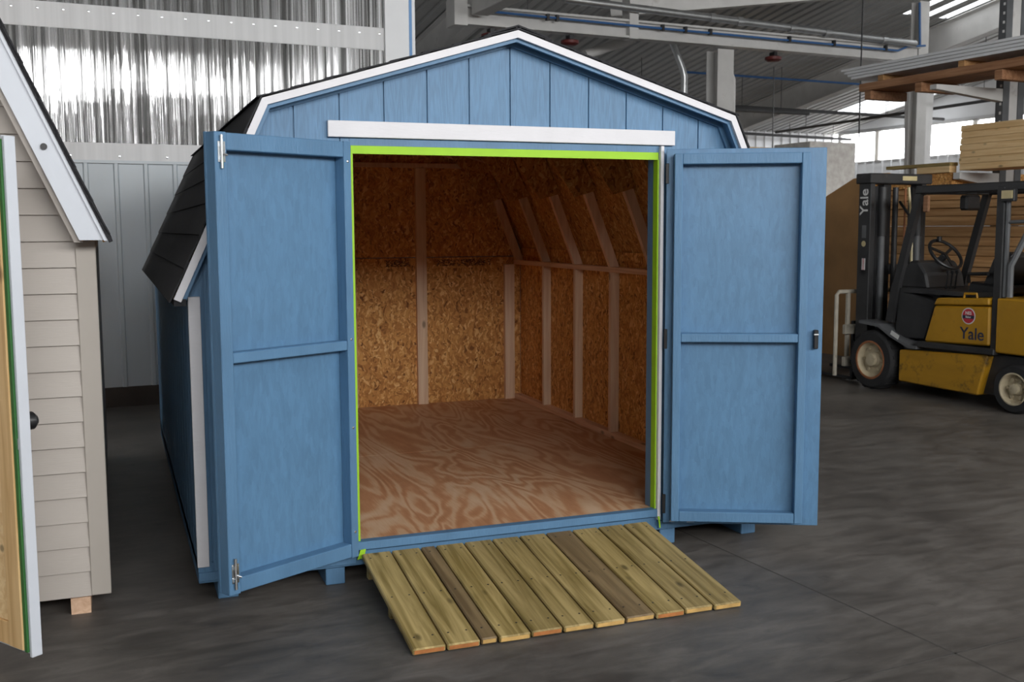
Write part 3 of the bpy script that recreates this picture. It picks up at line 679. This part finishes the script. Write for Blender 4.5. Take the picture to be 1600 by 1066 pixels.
# ================================================================== RAMP
ramp = thing('loading_ramp', 'low ramp of green-tinted treated planks leading into the blue shed', 'ramp', (-.015, -.05, 0))
top, bot = Vector((0, 0, Zs(-.040))), Vector((0, -.878, .0))
ang = math.atan2(top.z-.032, .878)
wid = [.1365, .1365, .0700, .1365, .1365, .1365, .1365, .1365, .1365, .1365, .1365]; x = -.7515
L = math.hypot(.878, top.z-.032)
for k, wd in enumerate(wid):
    mt = M['treated_brown'] if k in (2, 7) else M['treated']
    dl_ = random.uniform(-.006, .006)
    o = MB().box(x+.002, x+wd-.0015, -L+dl_, -.004, -.028, 0).build('plank', mt, ramp, .005, loc=(0, 0, top.z)); o.rotation_euler.x = ang
    e = MB().box(x+.008, x+wd-.008, -L+dl_-.0012, -L+dl_+.001, -.022, -.006).build('plank_end', M['endgrain_red'] if k in (0, 1, 4, 8) else M['endgrain'], o)
    for yy_ in (-.06, -.45, -.80):
        for xx in (x+.03, x+wd-.03):
            if wd < .1 and xx > x+.04: continue
            MB().lathe([(.0003, .005), (.0009, .004), (.0009, 0)], (xx, yy_, 0), 'z', 6).build('screw', M['black'], o)
    x += wd+.0045
for yy_, hh in ((-.05, .07), (-.45, .058)):
    z = top.z+yy_*math.tan(ang)-.029
    o = MB().box(-.735, .735, yy_-.019, yy_+.019, max(.001, z-hh), z-.001).build('cleat', M['treated'], ramp)
for yb, zb0 in ((-.42, .0), (-.02, 0)): pass

# ================================================================== BEIGE SHED
bs = thing('vinyl_shed', 'beige vinyl-sided shed with white steep rake boards, partly in view', 'shed', (-1.85, .03, 0))
# local x: 0 at the corner post's outer edge, negative to the shed; y back
zb = .085
MB().box(-.080, 0, -.012, .075, zb, 1.61).build('corner_post', M['vinyl_dark'], bs, .003)
ex = .1085; zr0, sl = 1.615, 2.30
lap = []
z = zb
k = 0
while z < 3.0:
    xe = -.080 if z < 1.58 else -.03-(z-1.58)/sl
    if xe < -2.5: break
    z2 = z+ex
    x2 = -.080 if z2 < 1.60 else -.03-(z2-1.60)/sl
    mb = MB(); x1 = -2.6
    mb.add([(x1, -.010, z), (xe, -.010, z), (x2, .004, z2), (x1, .004, z2), (x1, .008, z), (xe, .008, z), (x2, .012, z2), (x1, .012, z2)],
           [(0,1,2,3),(4,7,6,5),(0,4,5,1),(1,5,6,2),(2,6,7,3),(3,7,4,0)])
    mb.build('lap_siding', M['vinyl'], bs)
    z = z2; k += 1
MB().box(-2.6, -.02, .013, .05, zb+.01, 1.55).build('inner_wall', M['osb'], bs)
mb = MB(); mb.prism([(-2.6, 1.55), (-.1, 1.55), (-.1, 1.6), (-.75, 3.1), (-2.6, 3.1)], 'y', .013, .05); mb.build('inner_wall', M['osb'], bs)
# rake: white board, beige sub trim, dark roof edge. slope line from (.045,1.605) up to the left
a0 = Vector((.050, 1.607)); dr_ = Vector((-.398, .915)).normalized(); nn = Vector((-dr_.y, dr_.x)); nn = nn if nn.x < 0 else -nn
def strip(off0, off1, t0, t1, y0, y1, name, mat, cutz=None):
    p = [a0+dr_*t0+nn*off0, a0+dr_*t1+nn*off0, a0+dr_*t1+nn*off1, a0+dr_*t0+nn*off1]
    if cutz is not None:
        def cz(q): return q+dr_*((cutz-q.y)/dr_.y)
        p[0] = cz(p[0]); p[3] = cz(p[3])
    return MB().prism([(q.x, q.y) for q in p], 'y', y0, y1).build(name, mat, bs)
strip(.004, .098, 0, 1.75, -.150, -.125, 'rake_board', M['fascia'], 1.609)
strip(.0, .014, 0, 1.75, -.160, -.120, 'drip_edge', M['fascia'], 1.606)
strip(.090, .120, .05, 1.75, -.120, -.008, 'soffit', M['vinyl'], 1.60)
strip(-.016, .0, -.01, 1.75, -.165, 3.5, 'roof_edge', M['shingle'])
strip(.0, .02, -.0, 1.75, -.124, 3.5, 'roof_panel', M['osb'])
for k in range(11):
    p = a0+dr_*(.02+.145*k)+nn*(-.018); q = p+dr_*.15+nn*.006
    MB().bar((p.x, -.168, p.y), (q.x, -.168, q.y), .006, .010, (0, 1, 0)).build('shingle_edge', M['shingle'], bs)
vp = a0+dr_*.43+nn*.055
MB().lathe([(0, .0), (0, .013), (.008, .013), (.008, 0)], (vp.x, -.158, vp.y), 'y', 18).build('hole_plug', M['black'], bs, smooth=True)
MB().box(-.165, -.085, .02, .55, .0, zb).build('foot_block', M['pine_y'], bs)
MB().box(-2.4, -2.31, .02, .55, .0, zb).build('foot_block', M['pine_y'], bs)
MB().box(-2.6, -.02, .05, 3.4, zb, zb+.03).build('floor_frame', M['pine_y'], bs)
MB().box(-.03, -.02, .08, 3.4, zb, 1.6).build('side_wall', M['vinyl'], bs)
# its open door leaf: inner face with pine framing towards the camera, hinged out of frame
hx, hy, fx, fy = -2.511, .0, -2.105, -.575
W = math.hypot(fx-hx, fy-hy); an = math.atan2(fy-hy, fx-hx); dz = .078; DH = 1.90
ld = MB().box(0, W-.004, .001, .014, 0, DH).build('door', M['white'], bs, .002, loc=(hx+1.85, hy-.03, dz), rotz=an, label='white-edged door leaf with bare pine framing')
MB().box(W-.016, W, -.026, .016, -.004, DH+.004).build('edge_trim', M['fascia'], ld, .002)
MB().box(0, W-.0165, -.004, .016, -.006, .012).build('edge_trim', M['fascia'], ld)
MB().box(0, W-.0165, -.026, .016, DH-.006, DH+.006).build('edge_trim', M['fascia'], ld)
MB().box(W-.034, W-.0165, -.034, .0005, .015, DH-.008).build('green_strip', M['green'], ld)
MB().box(W-.125, W-.036, -.040, .0005, .02, DH-.01).build('stile', M['golden'], ld, .002)
MB().box(W-.36, W-.127, -.036, .0005, .02, .11).build('rail', M['golden'], ld, .002)
MB().box(W-.36, W-.127, -.030, .0005, .111, DH-.02).build('back_board', M['lumber_light'], ld, .002)
MB().lathe([(0, 0), (0, .022), (.02, .034), (.045, .034), (.06, .02), (.06, 0)], (W-.06, .014, .87), 'y', 16).build('knob', M['black'], ld, smooth=True)
MB().box(W-.018, W-.010, -.030, -.026, .78, .82).build('strike_plate', M['galv'], ld)

# ================================================================== FORKLIFT (local y forward, x across, z up)
fk = thing('forklift', 'worn yellow and black forklift truck with black mast', 'forklift', (5.384, 3.945, 0), math.radians(5.14))
FW = 1.12
def wheel(cx, cy, r, wd, front, out):
    s = -1 if out < 0 else 1
    x0, x1 = (cx, cx+wd)
    xf = x0 if s < 0 else x1; k = 1 if s < 0 else -1
    pr = [(0, r*.62), (-.0, r*.66), (.0, r*.90), (.018, r*.97), (.05, r), (wd-.05, r), (wd-.018, r*.97), (wd, r*.90), (wd, r*.60)]
    ty = MB().lathe([(k*o, q) for o, q in pr], (xf, cy, r), 'x', 36).build('tyre', M['tyre'], fk, smooth=True)
    rm = r*.62
    MB().lathe([(k*o, q) for o, q in [(0, rm), (.0, rm*.93), (.03, rm*.86), (.06, rm*.80), (.06, rm*.45), (.035, rm*.38), (.03, rm*.2), (.03, 0)]], (xf, cy, r), 'x', 32).build('rim', M['rim'], ty, smooth=True)
    MB().lathe([(k*-.004, rm*1.06), (k*-.006, rm*.97), (k*.004, rm*.92)], (xf, cy, r), 'x', 32).build('rim_ring', M['rust'] if front else M['rim'], ty, smooth=True)
    hub = MB().lathe([(k*.03, rm*.36), (k*.0, rm*.33), (k*-.004, rm*.2), (k*-.004, 0)], (xf, cy, r), 'x', 20).build('hub', M['rim'], ty, smooth=True)
    for j in range(6):
        t = j*PI/3; MB().lathe([(k*.05, .016), (k*.035, .016), (k*.035, 0)], (xf, cy+math.cos(t)*rm*.62, r+math.sin(t)*rm*.62), 'x', 8).build('wheel_nut', M['rim'], ty)
    if front:
        for j in range(18):
            t = 2*PI*j/18
            q = MB().box(.02, wd-.02, -.018, .018, r-.006, r+.003).build('tread_lug', M['tyre'], ty); q.location = (min(xf, xf+k*wd), cy, r); q.rotation_euler.x = t
wheel(0, 0, .300, .20, True, -1); wheel(FW-.20, 0, .300, .20, True, 1)
wheel(.03, -1.67, .222, .16, False, -1); wheel(FW-.19, -1.67, .222, .16, False, 1)
MB().tube([(.1, 0, .3), (FW-.1, 0, .3)], .06, 12).build('axle', M['fork_black'], fk)
MB().tube([(.1, -1.67, .222), (FW-.1, -1.67, .222)], .05, 12).build('axle', M['fork_black'], fk)
MB().prism([(-.36, .13), (-1.30, .115), (-1.40, .49), (-.36, .44)], 'x', .02, FW-.02).build('side_skirt', M['yellow_worn'], fk, .012, label='scuffed yellow lower side panel')
MB().prism([(-.55, .49), (-1.475, .50), (-1.475, .555), (-.60, .548)], 'x', .0, FW).build('step_board', M['fork_black'], fk, .008)
MB().prism([(-.655, .548), (-1.395, .575), (-1.39, .93), (-.765, .90)], 'x', .03, FW-.03).build('engine_cover', M['yellow'], fk, .015)
MB().prism([(-.760, .908), (-1.388, .940), (-1.385, 1.005), (-.80, .975)], 'x', .02, FW-.02).build('cover_lid', M['yellow'], fk, .012)
MB().tube([(.06, -1.08, .98), (.06, -1.09, 1.03), (.06, -1.22, 1.035), (.06, -1.23, .99)], .012, 8).build('lid_handle', M['yellow'], fk)
cw = [(-1.468, .525), (-1.468, 1.01), (-2.0, 1.005), (-2.16, .93), (-2.20, .50), (-2.10, .34), (-2.0, .34), (-1.96, .525)]
MB().prism(cw, 'x', .02, FW-.02).build('counterweight', M['yellow'], fk, .012)
MB().box(.05, FW-.05, -1.465, -1.398, .50, 1.0).build('rear_frame', M['fork_black'], fk)
MB().box(.10, FW-.10, -1.95, -.35, .13, .50).build('chassis', M['fork_black'], fk)
MB().prism([(.16, .30), (-.36, .30), (-.50, .50), (-.62, .60), (-.70, .93), (-.66, 1.02), (-.20, 1.03), (-.10, .66), (.16, .66)], 'x', .22, FW-.22).build('cowl_side', M['fork_black'], fk, .01)
MB().prism([(-.215, .55), (-.60, .56), (-.72, .93), (-.25, 1.02)], 'x', .10, .22).build('cowl_panel', M['fork_black'], fk, .01)
for xx in (-.01, FW-.23):
    mb = MB(); pr = [(.16, .665), (-.10, .645), (-.26, .56), (-.50, .47), (-.60, .47)]
    for (a, b), (c, d) in zip(pr, pr[1:]): mb.add([(xx, a, b), (xx+.24, a, b), (xx+.24, c, d), (xx, c, d), (xx, a, b+.03), (xx+.24, a, b+.03), (xx+.24, c, d+.03), (xx, c, d+.03)], [(0,1,2,3),(4,7,6,5),(0,4,5,1),(1,5,6,2),(2,6,7,3),(3,7,4,0)])
    mb.build('fender', M['fork_grey'], fk)
MB().box(-.003, .0, -.055, .055, -.022, .022).build('fender_plate', M['sticker_white'], fk, loc=(-.011, -.33, .585)).rotation_euler.x = math.radians(24)
MB().box(.1, FW-.1, -1.2, -.22, 1.0, 1.04).build('floor_plate', M['fork_black'], fk)
MB().prism([(.04, 1.03), (-.44, 1.03), (-.40, 1.18), (-.30, 1.30), (-.20, 1.31), (.0, 1.10)], 'x', .30, FW-.30).build('dashboard', M['fork_black'], fk, .02)
MB().tube([(FW/2, -.22, 1.22), (FW/2, -.40, 1.36)], .035, 10).build('steering_column', M['fork_black'], fk, smooth=True)
ctr = Vector((FW/2, -.40, 1.37)); ax = Vector((0, -.75, .66)); e1 = Vector((1, 0, 0)); e2 = ax.cross(e1)
MB().tube([ctr+(e1*math.cos(t)+e2*math.sin(t))*.18 for t in (2*PI*k/24 for k in range(24))], .017, 8, True).build('steering_wheel', M['black'], fk, smooth=True)
mb = MB()
for t in (.5, 2.6, 4.7): mb.bar(ctr, ctr+(e1*math.cos(t)+e2*math.sin(t))*.17, .03, .012, ax)
mb.build('wheel_spokes', M['black'], fk)
MB().lathe([(0, .0), (0, .025), (.05, .025), (.05, 0)], ctr+e2*.15+ax*.02, 'z', 10).build('spinner_knob', M['black'], fk, smooth=True)
MB().prism([(-.90, 1.02), (-1.32, 1.02), (-1.32, 1.10), (-.92, 1.13)], 'x', .30, FW-.30).build('seat', M['black'], fk, .02)
MB().prism([(-1.05, 1.10), (-1.27, 1.10), (-1.37, 1.38), (-1.30, 1.42), (-1.16, 1.36)], 'x', .32, FW-.32).build('seat_back', M['black'], fk, .02)
MB().tube([(.30, -.92, 1.12), (.27, -.94, 1.20), (.27, -1.16, 1.21)], .018, 8).build('armrest', M['black'], fk, smooth=True)
for x in (.36, .42, .48): MB().tube([(x, -.60, 1.04), (x, -.62, 1.20)], .009, 6).lathe([(0, 0), (0, .017), (.03, .017), (.03, 0)], (x, -.62, 1.19), 'z', 8).build('lever', M['black'], fk)
# overhead guard
GX0, GX1 = .10, FW-.10
for x in (GX0, GX1):
    MB().bar((x, -.16, .70), (x, -.23, 1.08), .05, .09, (0, 1, 0)).bar((x, -.23, 1.07), (x, -.49, 2.0), .05, .075, (0, 1, 0)).build('front_post', M['fork_black'], fk)
    MB().box(x-.04, x+.04, -1.475, -1.385, .56, 2.0).build('rear_post', M['fork_black'], fk, .01)
    MB().box(x-.035, x+.035, -1.85, -.45, 1.955, 2.035).build('guard_rail', M['fork_black'], fk, .012)
MB().box(GX0, GX1, -.53, -.45, 1.955, 2.035).build('guard_rail', M['fork_black'], fk, .01)
MB().box(GX0, GX1, -1.87, -1.79, 1.955, 2.035).build('guard_rail', M['fork_black'], fk, .01)
for k in range(5): MB().box(GX0+.06+.16*k+.02, GX0+.06+.16*k+.05, -1.79, -.53, 1.97, 2.02).build('guard_bar', M['fork_black'], fk)
MB().tube([(GX0-.02, -1.50, 1.02), (GX0-.02, -1.50, 1.90)], .022, 8).build('hose_tube', M['fork_grey'], fk, smooth=True)
MB().tube([(GX0-.02, -1.55, 1.02), (GX0-.02, -1.55, 1.30), (GX0-.02, -1.72, 1.62), (GX0-.02, -1.74, 1.95)], .028, 8).build('tank_brace', M['fork_grey'], fk, smooth=True)
MB().tube([(GX0-.02, -1.50, 1.68), (GX0-.02, -1.8, 1.69)], .016, 8).build('tank_brace', M['fork_grey'], fk, smooth=True)
# lamps, mirror, gas bottle, beacon
l = MB().box(.02, .07, -1.60, -1.46, 1.86, 1.97).build('work_lamp', M['fork_black'], fk, .008); MB().box(.012, .021, -1.585, -1.475, 1.885, 1.955).build('lens', M['lens'], l)
MB().box(.02, .05, -.66, -.59, 1.78, 1.94).build('mirror', M['lumber_red'], fk, .01)
MB().box(.60, .80, -.60, -.50, 1.80, 1.95).build('head_lamp', M['fork_black'], fk, .02)
MB().lathe([(-.06, 0), (-.06, .11), (.06, .11), (.06, 0)], (.2, -1.72, 1.83), 'z', 24).build('filter_can', M['galv'], fk, smooth=True)
gb = MB().lathe([(0, 0), (0, .09), (.02, .13), (.06, .155), (.58, .155), (.62, .13), (.64, .09), (.64, 0)], (.24, -1.76, 1.20), 'x', 30).build('gas_bottle', M['galv'], fk, smooth=True)
MB().lathe([(-.05, .10), (-.05, .115), (.0, .115), (.0, .10)], (.24, -1.76, 1.20), 'x', 24).build('bottle_collar', M['galv'], gb, smooth=True)
MB().box(.22, .90, -1.92, -1.60, 1.005, 1.05).build('bottle_cradle', M['fork_black'], fk)
# mast
MX0, MX1 = .20, FW-.20
tl = math.radians(1.0)
for x, s in ((MX0, 1), (MX1, -1)):
    MB().box(x-.06, x+.0, .20, .37, .08, 2.10).build('mast_rail', M['fork_black'], fk, .006)
    MB().box(x+s*.02 if s > 0 else x-.06-.05, x+.07 if s > 0 else x-.08, .22, .35, .12, 2.06).build('inner_rail', M['black'], fk, .004)
    MB().tube([(x+s*.11, .21, .2), (x+s*.11, .21, 1.55)], .035, 12).build('lift_cylinder', M['fork_grey'], fk, smooth=True)
    MB().tube([(x+s*.11, .21, 1.55), (x+s*.11, .21, 2.05)], .05, 12).build('cylinder_rod', M['fork_black'], fk, smooth=True)
    MB().tube([(x+s*.20, .30, .5), (x+s*.20, .30, 2.05)], .012, 6).build('lift_chain', M['rust'], fk)
MB().box(MX0-.08, MX1+.06, .18, .40, 2.085, 2.19).build('mast_crosshead', M['fork_black'], fk, .01)
MB().box(.36, .46, .24, .34, .3, 2.08).build('centre_channel', M['black'], fk, .004)
MB().tube([(.50, .22, .4), (.50, .22, 2.05)], .03, 10).build('centre_cylinder', M['fork_black'], fk, smooth=True)
MB().box(MX0-.06, MX1, .24, .33, 1.15, 1.25).build('mast_crossbar', M['fork_black'], fk)
MB().box(MX0-.06, MX1, .22, .35, .35, .50).build('mast_crossbar', M['fork_black'], fk)
MB().box(.55, .75, .176, .181, 2.12, 2.165).build('warning_plate', M['lens'], fk)
hp = [(.62, .16, 2.05), (.64, .12, 1.6), (.63, .10, 1.2), (.60, .05, .9)]
MB().tube(hp, .014, 6).build('hydraulic_hose', M['lens'], fk, smooth=True)
MB().tube([(.50, .16, 1.9), (.46, -.02, 1.75), (.44, -.06, 1.5), (.48, .02, 1.35), (.5, .1, 1.0)], .014, 6).build('hydraulic_hose', M['black'], fk, smooth=True)
# carriage, backrest, forks
for z in (.18, .52): MB().box(.06, FW-.06, .42, .47, z, z+.10).build('carriage_bar', M['cream_tube'], fk, .006)
br = MB().tube([(.0, .50, .08), (.0, .50, .93), (.03, .50, .965), (FW-.03, .50, .965), (FW, .50, .93), (FW, .50, .08)], .022, 8).build('load_backrest', M['cream_tube'], fk, smooth=True)
for x in (.16, .38, .60, .82, .98): MB().box(x-.02, x+.02, .485, .515, .20, .96).build('backrest_bar', M['cream_tube'], br)
for x in (.22, .80): MB().box(x, x+.11, .475, .515, .05, .65).box(x, x+.11, .475, 1.45, .02, .055).build('fork', M['fork_black'], fk, .004)
# lettering and stickers on the side facing out (-x side): text lies in the y-z plane
def side_text(y, z, x, rot=0): 
    return Matrix.Translation((x, y, z)) @ Matrix.Rotation(-PI/2, 4, 'Z') @ Matrix.Rotation(PI/2, 4, 'X') @ Matrix.Rotation(rot, 4, 'Z')
lettering('lettering', 'Yale', .155, M['sticker_navy'], fk, side_text(-1.21, .665, .0285), .001, .0015, .0, 1.0)
lettering('lettering', 'Yale', .155, M['sticker_white'], fk, side_text(.285, 1.90, MX0-.0615, PI/2), .001, .002)
st = MB().lathe([(0, 0), (0, .076), (-.001, .076), (-.001, 0)], (.0295, -1.165, .83), 'x', 28).build('sticker', M['sticker_white'], fk, label='round red sticker with a white rim')
MB().lathe([(0, 0), (0, .066), (-.001, .066), (-.001, 0)], (.0282, -1.165, .83), 'x', 28).build('sticker_face', M['sticker_red'], st)
MB().box(.0262, .0272, -1.165-.064, -1.165+.064, .806, .836).build('sticker_band', M['sticker_navy'], st)
lettering('sticker_print', 'NES', .040, M['sticker_white'], st, side_text(-1.165, .856, .0265), .0005, .001)
lettering('sticker_print', 'Baker', .026, M['sticker_white'], st, side_text(-1.165, .821, .0258), .0003, .0005)
for y0, y1, z0, z1, mt in ((.25, .31, 1.53, 1.66, 'fork_grey'), (.25, .30, 1.20, 1.32, 'sticker_white')):
    MB().box(MX0-.0615, MX0-.0605, y0, y1, z0, z1).build('data_plate', M[mt], fk)
lettering('plate_print', 'DANGER', .030, M['sticker_red'], fk, side_text(.275, 1.26, MX0-.0625, PI/2), .0005)
MB().lathe([(0, 0), (0, .03), (-.001, .03), (-.001, 0)], (MX0-.0605, .282, 1.47), 'x', 18).build('data_plate', M['lens'], fk)

# ================================================================== LUMBER RACK AND LUMBER
RX = 7.4
rk = thing('cantilever_rack', 'dark steel cantilever rack holding the lumber', 'rack', Bw(RX, 3.4), PHI)
for yy_ in (.65, -2.0):
    for dx in (.62, .86):
        MB().box(dx, dx+.10, yy_-.05, yy_+.05, 0, 4.6).build('upright', M['rack'], rk)
    mb = MB()
    for k in range(40): mb.box(.617, .6205, yy_-.03, yy_-.005, .5+.1*k, .53+.1*k)
    o = mb.build('slots', M['sticker_white'], rk); o['kind'] = 'stuff'
    MB().box(.72, .86, yy_-.04, yy_+.04, 0, 4.5).build('web', M['steel_white'], rk)
    MB().box(-.1, 1.0, yy_-.08, yy_+.08, 0, .12).build('base_foot', M['rack'], rk)
    for za, zb_ in ((3.10, 3.18), (2.14, 2.24), (4.3, 4.4)):
        yo = 0
        tip = -.4 if za > 3 else 0
        MB().prism([(tip, za+.03), (.62, za-.06), (.62, zb_), (tip, zb_)], 'y', yy_-.045, yy_+.045).build('arm', M['steel_white'], rk)
# white siding sheets on the top level
ORD = ['bottom', 'second lowest', 'third lowest', 'fourth lowest', 'fifth lowest', 'sixth lowest', 'seventh lowest', 'eighth lowest', 'ninth lowest', 'tenth lowest', 'eleventh lowest', 'twelfth lowest', 'thirteenth lowest', 'fourteenth lowest', 'fifteenth lowest', 'topmost']
def ordn(k, n): return 'topmost' if k == n-1 else ORD[k]
def hbox(name, mat, x0, x1, y0, y1, z0, z1, label, cat, group, bevel=.004):
    o = MB().box(0, x1-x0, 0, y1-y0, 0, z1-z0).build(name, mat, loc=Bw(x0, y0, z0), rotz=PHI, bevel=bevel); return tag(o, label, cat, group)
for k in range(4):
    hbox('siding_sheet', M['wall_white'], RX-.02-.01*k, RX+.58, .4, 5.72+.05*k, 3.46+.035*k, 3.492+.035*k, '%s white metal sheet in the pile on the top rack level' % ordn(k, 4), 'metal sheet', 'white sheets on the rack', .003)
for y in (1.4, 3.0, 4.0, 5.2): hbox('spacer_block', M['lumber'], RX, RX+.55, y, y+.09, 3.395, 3.458, 'wood spacer under the white sheets, %s' % {1.4: 'out towards the frame edge', 3.0: 'near the rack upright', 4.0: 'in the middle', 5.2: 'nearest the rail beam'}[y], 'wood block', 'spacers on the rack')
for k in range(5):
    hbox('rough_plank', M['lumber_red'], RX+.0+.12*k, RX+.11+.12*k, .5, 5.6-.03*k, 3.30, 3.392, 'reddish rough plank under the white sheets, %s from the aisle' % ['first', 'second', 'third', 'fourth', 'fifth'][k], 'plank', 'rough planks on the top rack level')
for y in (5.5, 4.7, 3.6, 2.5):
    hbox('pallet_board', M['lumber_red'], RX, RX+.6, y-.1, y, 3.19, 3.296, 'reddish cross board under the rough planks, %s' % {5.5: 'at the far end', 4.7: 'second from the far end', 3.6: 'above the rack arm', 2.5: 'by the frame edge'}[y], 'board', 'cross boards on the rack')
# yellow boards on the middle level
n = 7
for k in range(n):
    for j in range(2):
        z0 = 2.262+.070*k; e = random.uniform(-.008, .008)
        hbox('yellow_board', M['lumber_light'], RX+.0+.24*j, RX+.235+.24*j, .6, 4.02+e, z0, z0+.068, '%s fresh yellow board on the middle rack level, %s stack' % (ordn(k, n), ['front', 'rear'][j]), 'board', 'yellow boards on the middle rack level')
# strand-board sheets below the arm
for k in range(6):
    z0 = 2.082+.027*k
    hbox('strand_board_sheet', M['osb'], RX+.02, RX+1.2, 4.13, 5.36, z0, z0+.0255, '%s strand-board sheet in the pile behind the forklift mast' % ordn(k, 6), 'board', 'strand-board sheets on the rack', 0)
hbox('pale_board', M['lumber_light'], RX-.01, RX+.1, 4.14, 4.62, 2.247, 2.32, 'short pale board lying on the strand-board sheets', 'board', None)
hbox('greenish_board', M['treated'], RX-.01, RX+.12, 4.14, 5.1, 2.322, 2.36, 'long greenish board lying above the strand-board sheets', 'board', None)
hbox('pine_strip', M['lumber_light'], RX+.05, RX+.09, 5.12, 5.5, 2.247, 2.29, 'short pine strip jutting past the mast head', 'board', None)
# big stack behind the forklift
z = .32; n = 16
hts = [.14, .14, .12, .12, .14, .11, .11, .12, .11, .10, .12, .11, .09, .09, .07, .07]
for k in range(n):
    for j in range(2):
        e = random.uniform(-.03, .03)
        hbox('timber_board', M['lumber'], RX+.03+.28*j+random.uniform(0, .02), RX+.29+.28*j, 1.0, 5.45+e, z, z+hts[k]-.005, '%s brown timber of the stack behind the forklift, %s row' % (ordn(k, n), ['front', 'rear'][j]), 'timber', 'brown timbers stacked behind the forklift', .006)
    z += hts[k]
for y in (1.2, 3.0, 4.5): hbox('bearer', M['lumber_red'], RX, RX+.6, y, y+.1, .0, .318, 'timber bearer under the beam stack, %s' % {1.2: 'out by the frame edge', 3.0: 'behind the forklift seat', 4.5: 'behind the mast'}[y], 'bearer', 'bearers')
# tall brown sheets leaning beside the stack, wrapped pile further back
t = thing('plywood_stack', 'tall brown plywood sheet leaning beside the lumber, sloped top edge', 'plywood', Bw(RX+.0, 5.5), PHI)
MB().prism([(0, 0), (1.3, 0), (1.3, 1.75), (.15, 2.24), (0, 2.26)], 'x', 0, .03).build('sheet', M['brown_ply'], t)
MB().prism([(.05, 0), (1.35, 0), (1.35, 1.70), (.2, 2.19), (.05, 2.21)], 'x', .034, .06).build('sheet', M['brown_ply'], t)
t = thing('wrapped_pallet', 'pale wrapped pile of boards standing far behind the open door', 'pallet', Bw(9.6, 9.0), PHI)
for k in range(3): MB().box(0, .97, 0, .9, .12+.98*k, 1.06+.98*k).build('bundle', M['wrap'] if k == 2 else M['wall_white'], t, .01)
for k in range(3): MB().box(0, .97, .1, .25, .01+.98*k, .118+.98*k).box(0, .97, .65, .8, .01+.98*k, .118+.98*k).build('bearer', M['lumber'], t)
t = thing('crate_stack', 'light brown crates standing before the far ribbed wall', 'crate', Bw(11.9, 14.0), PHI)
MB().box(0, 1.6, 0, 1.0, 0, 1.6).build('crate', M['lumber'], t, .01); MB().box(.05, 1.55, .05, .95, 1.602, 3.36).build('crate', M['lumber_light'], t, .01)
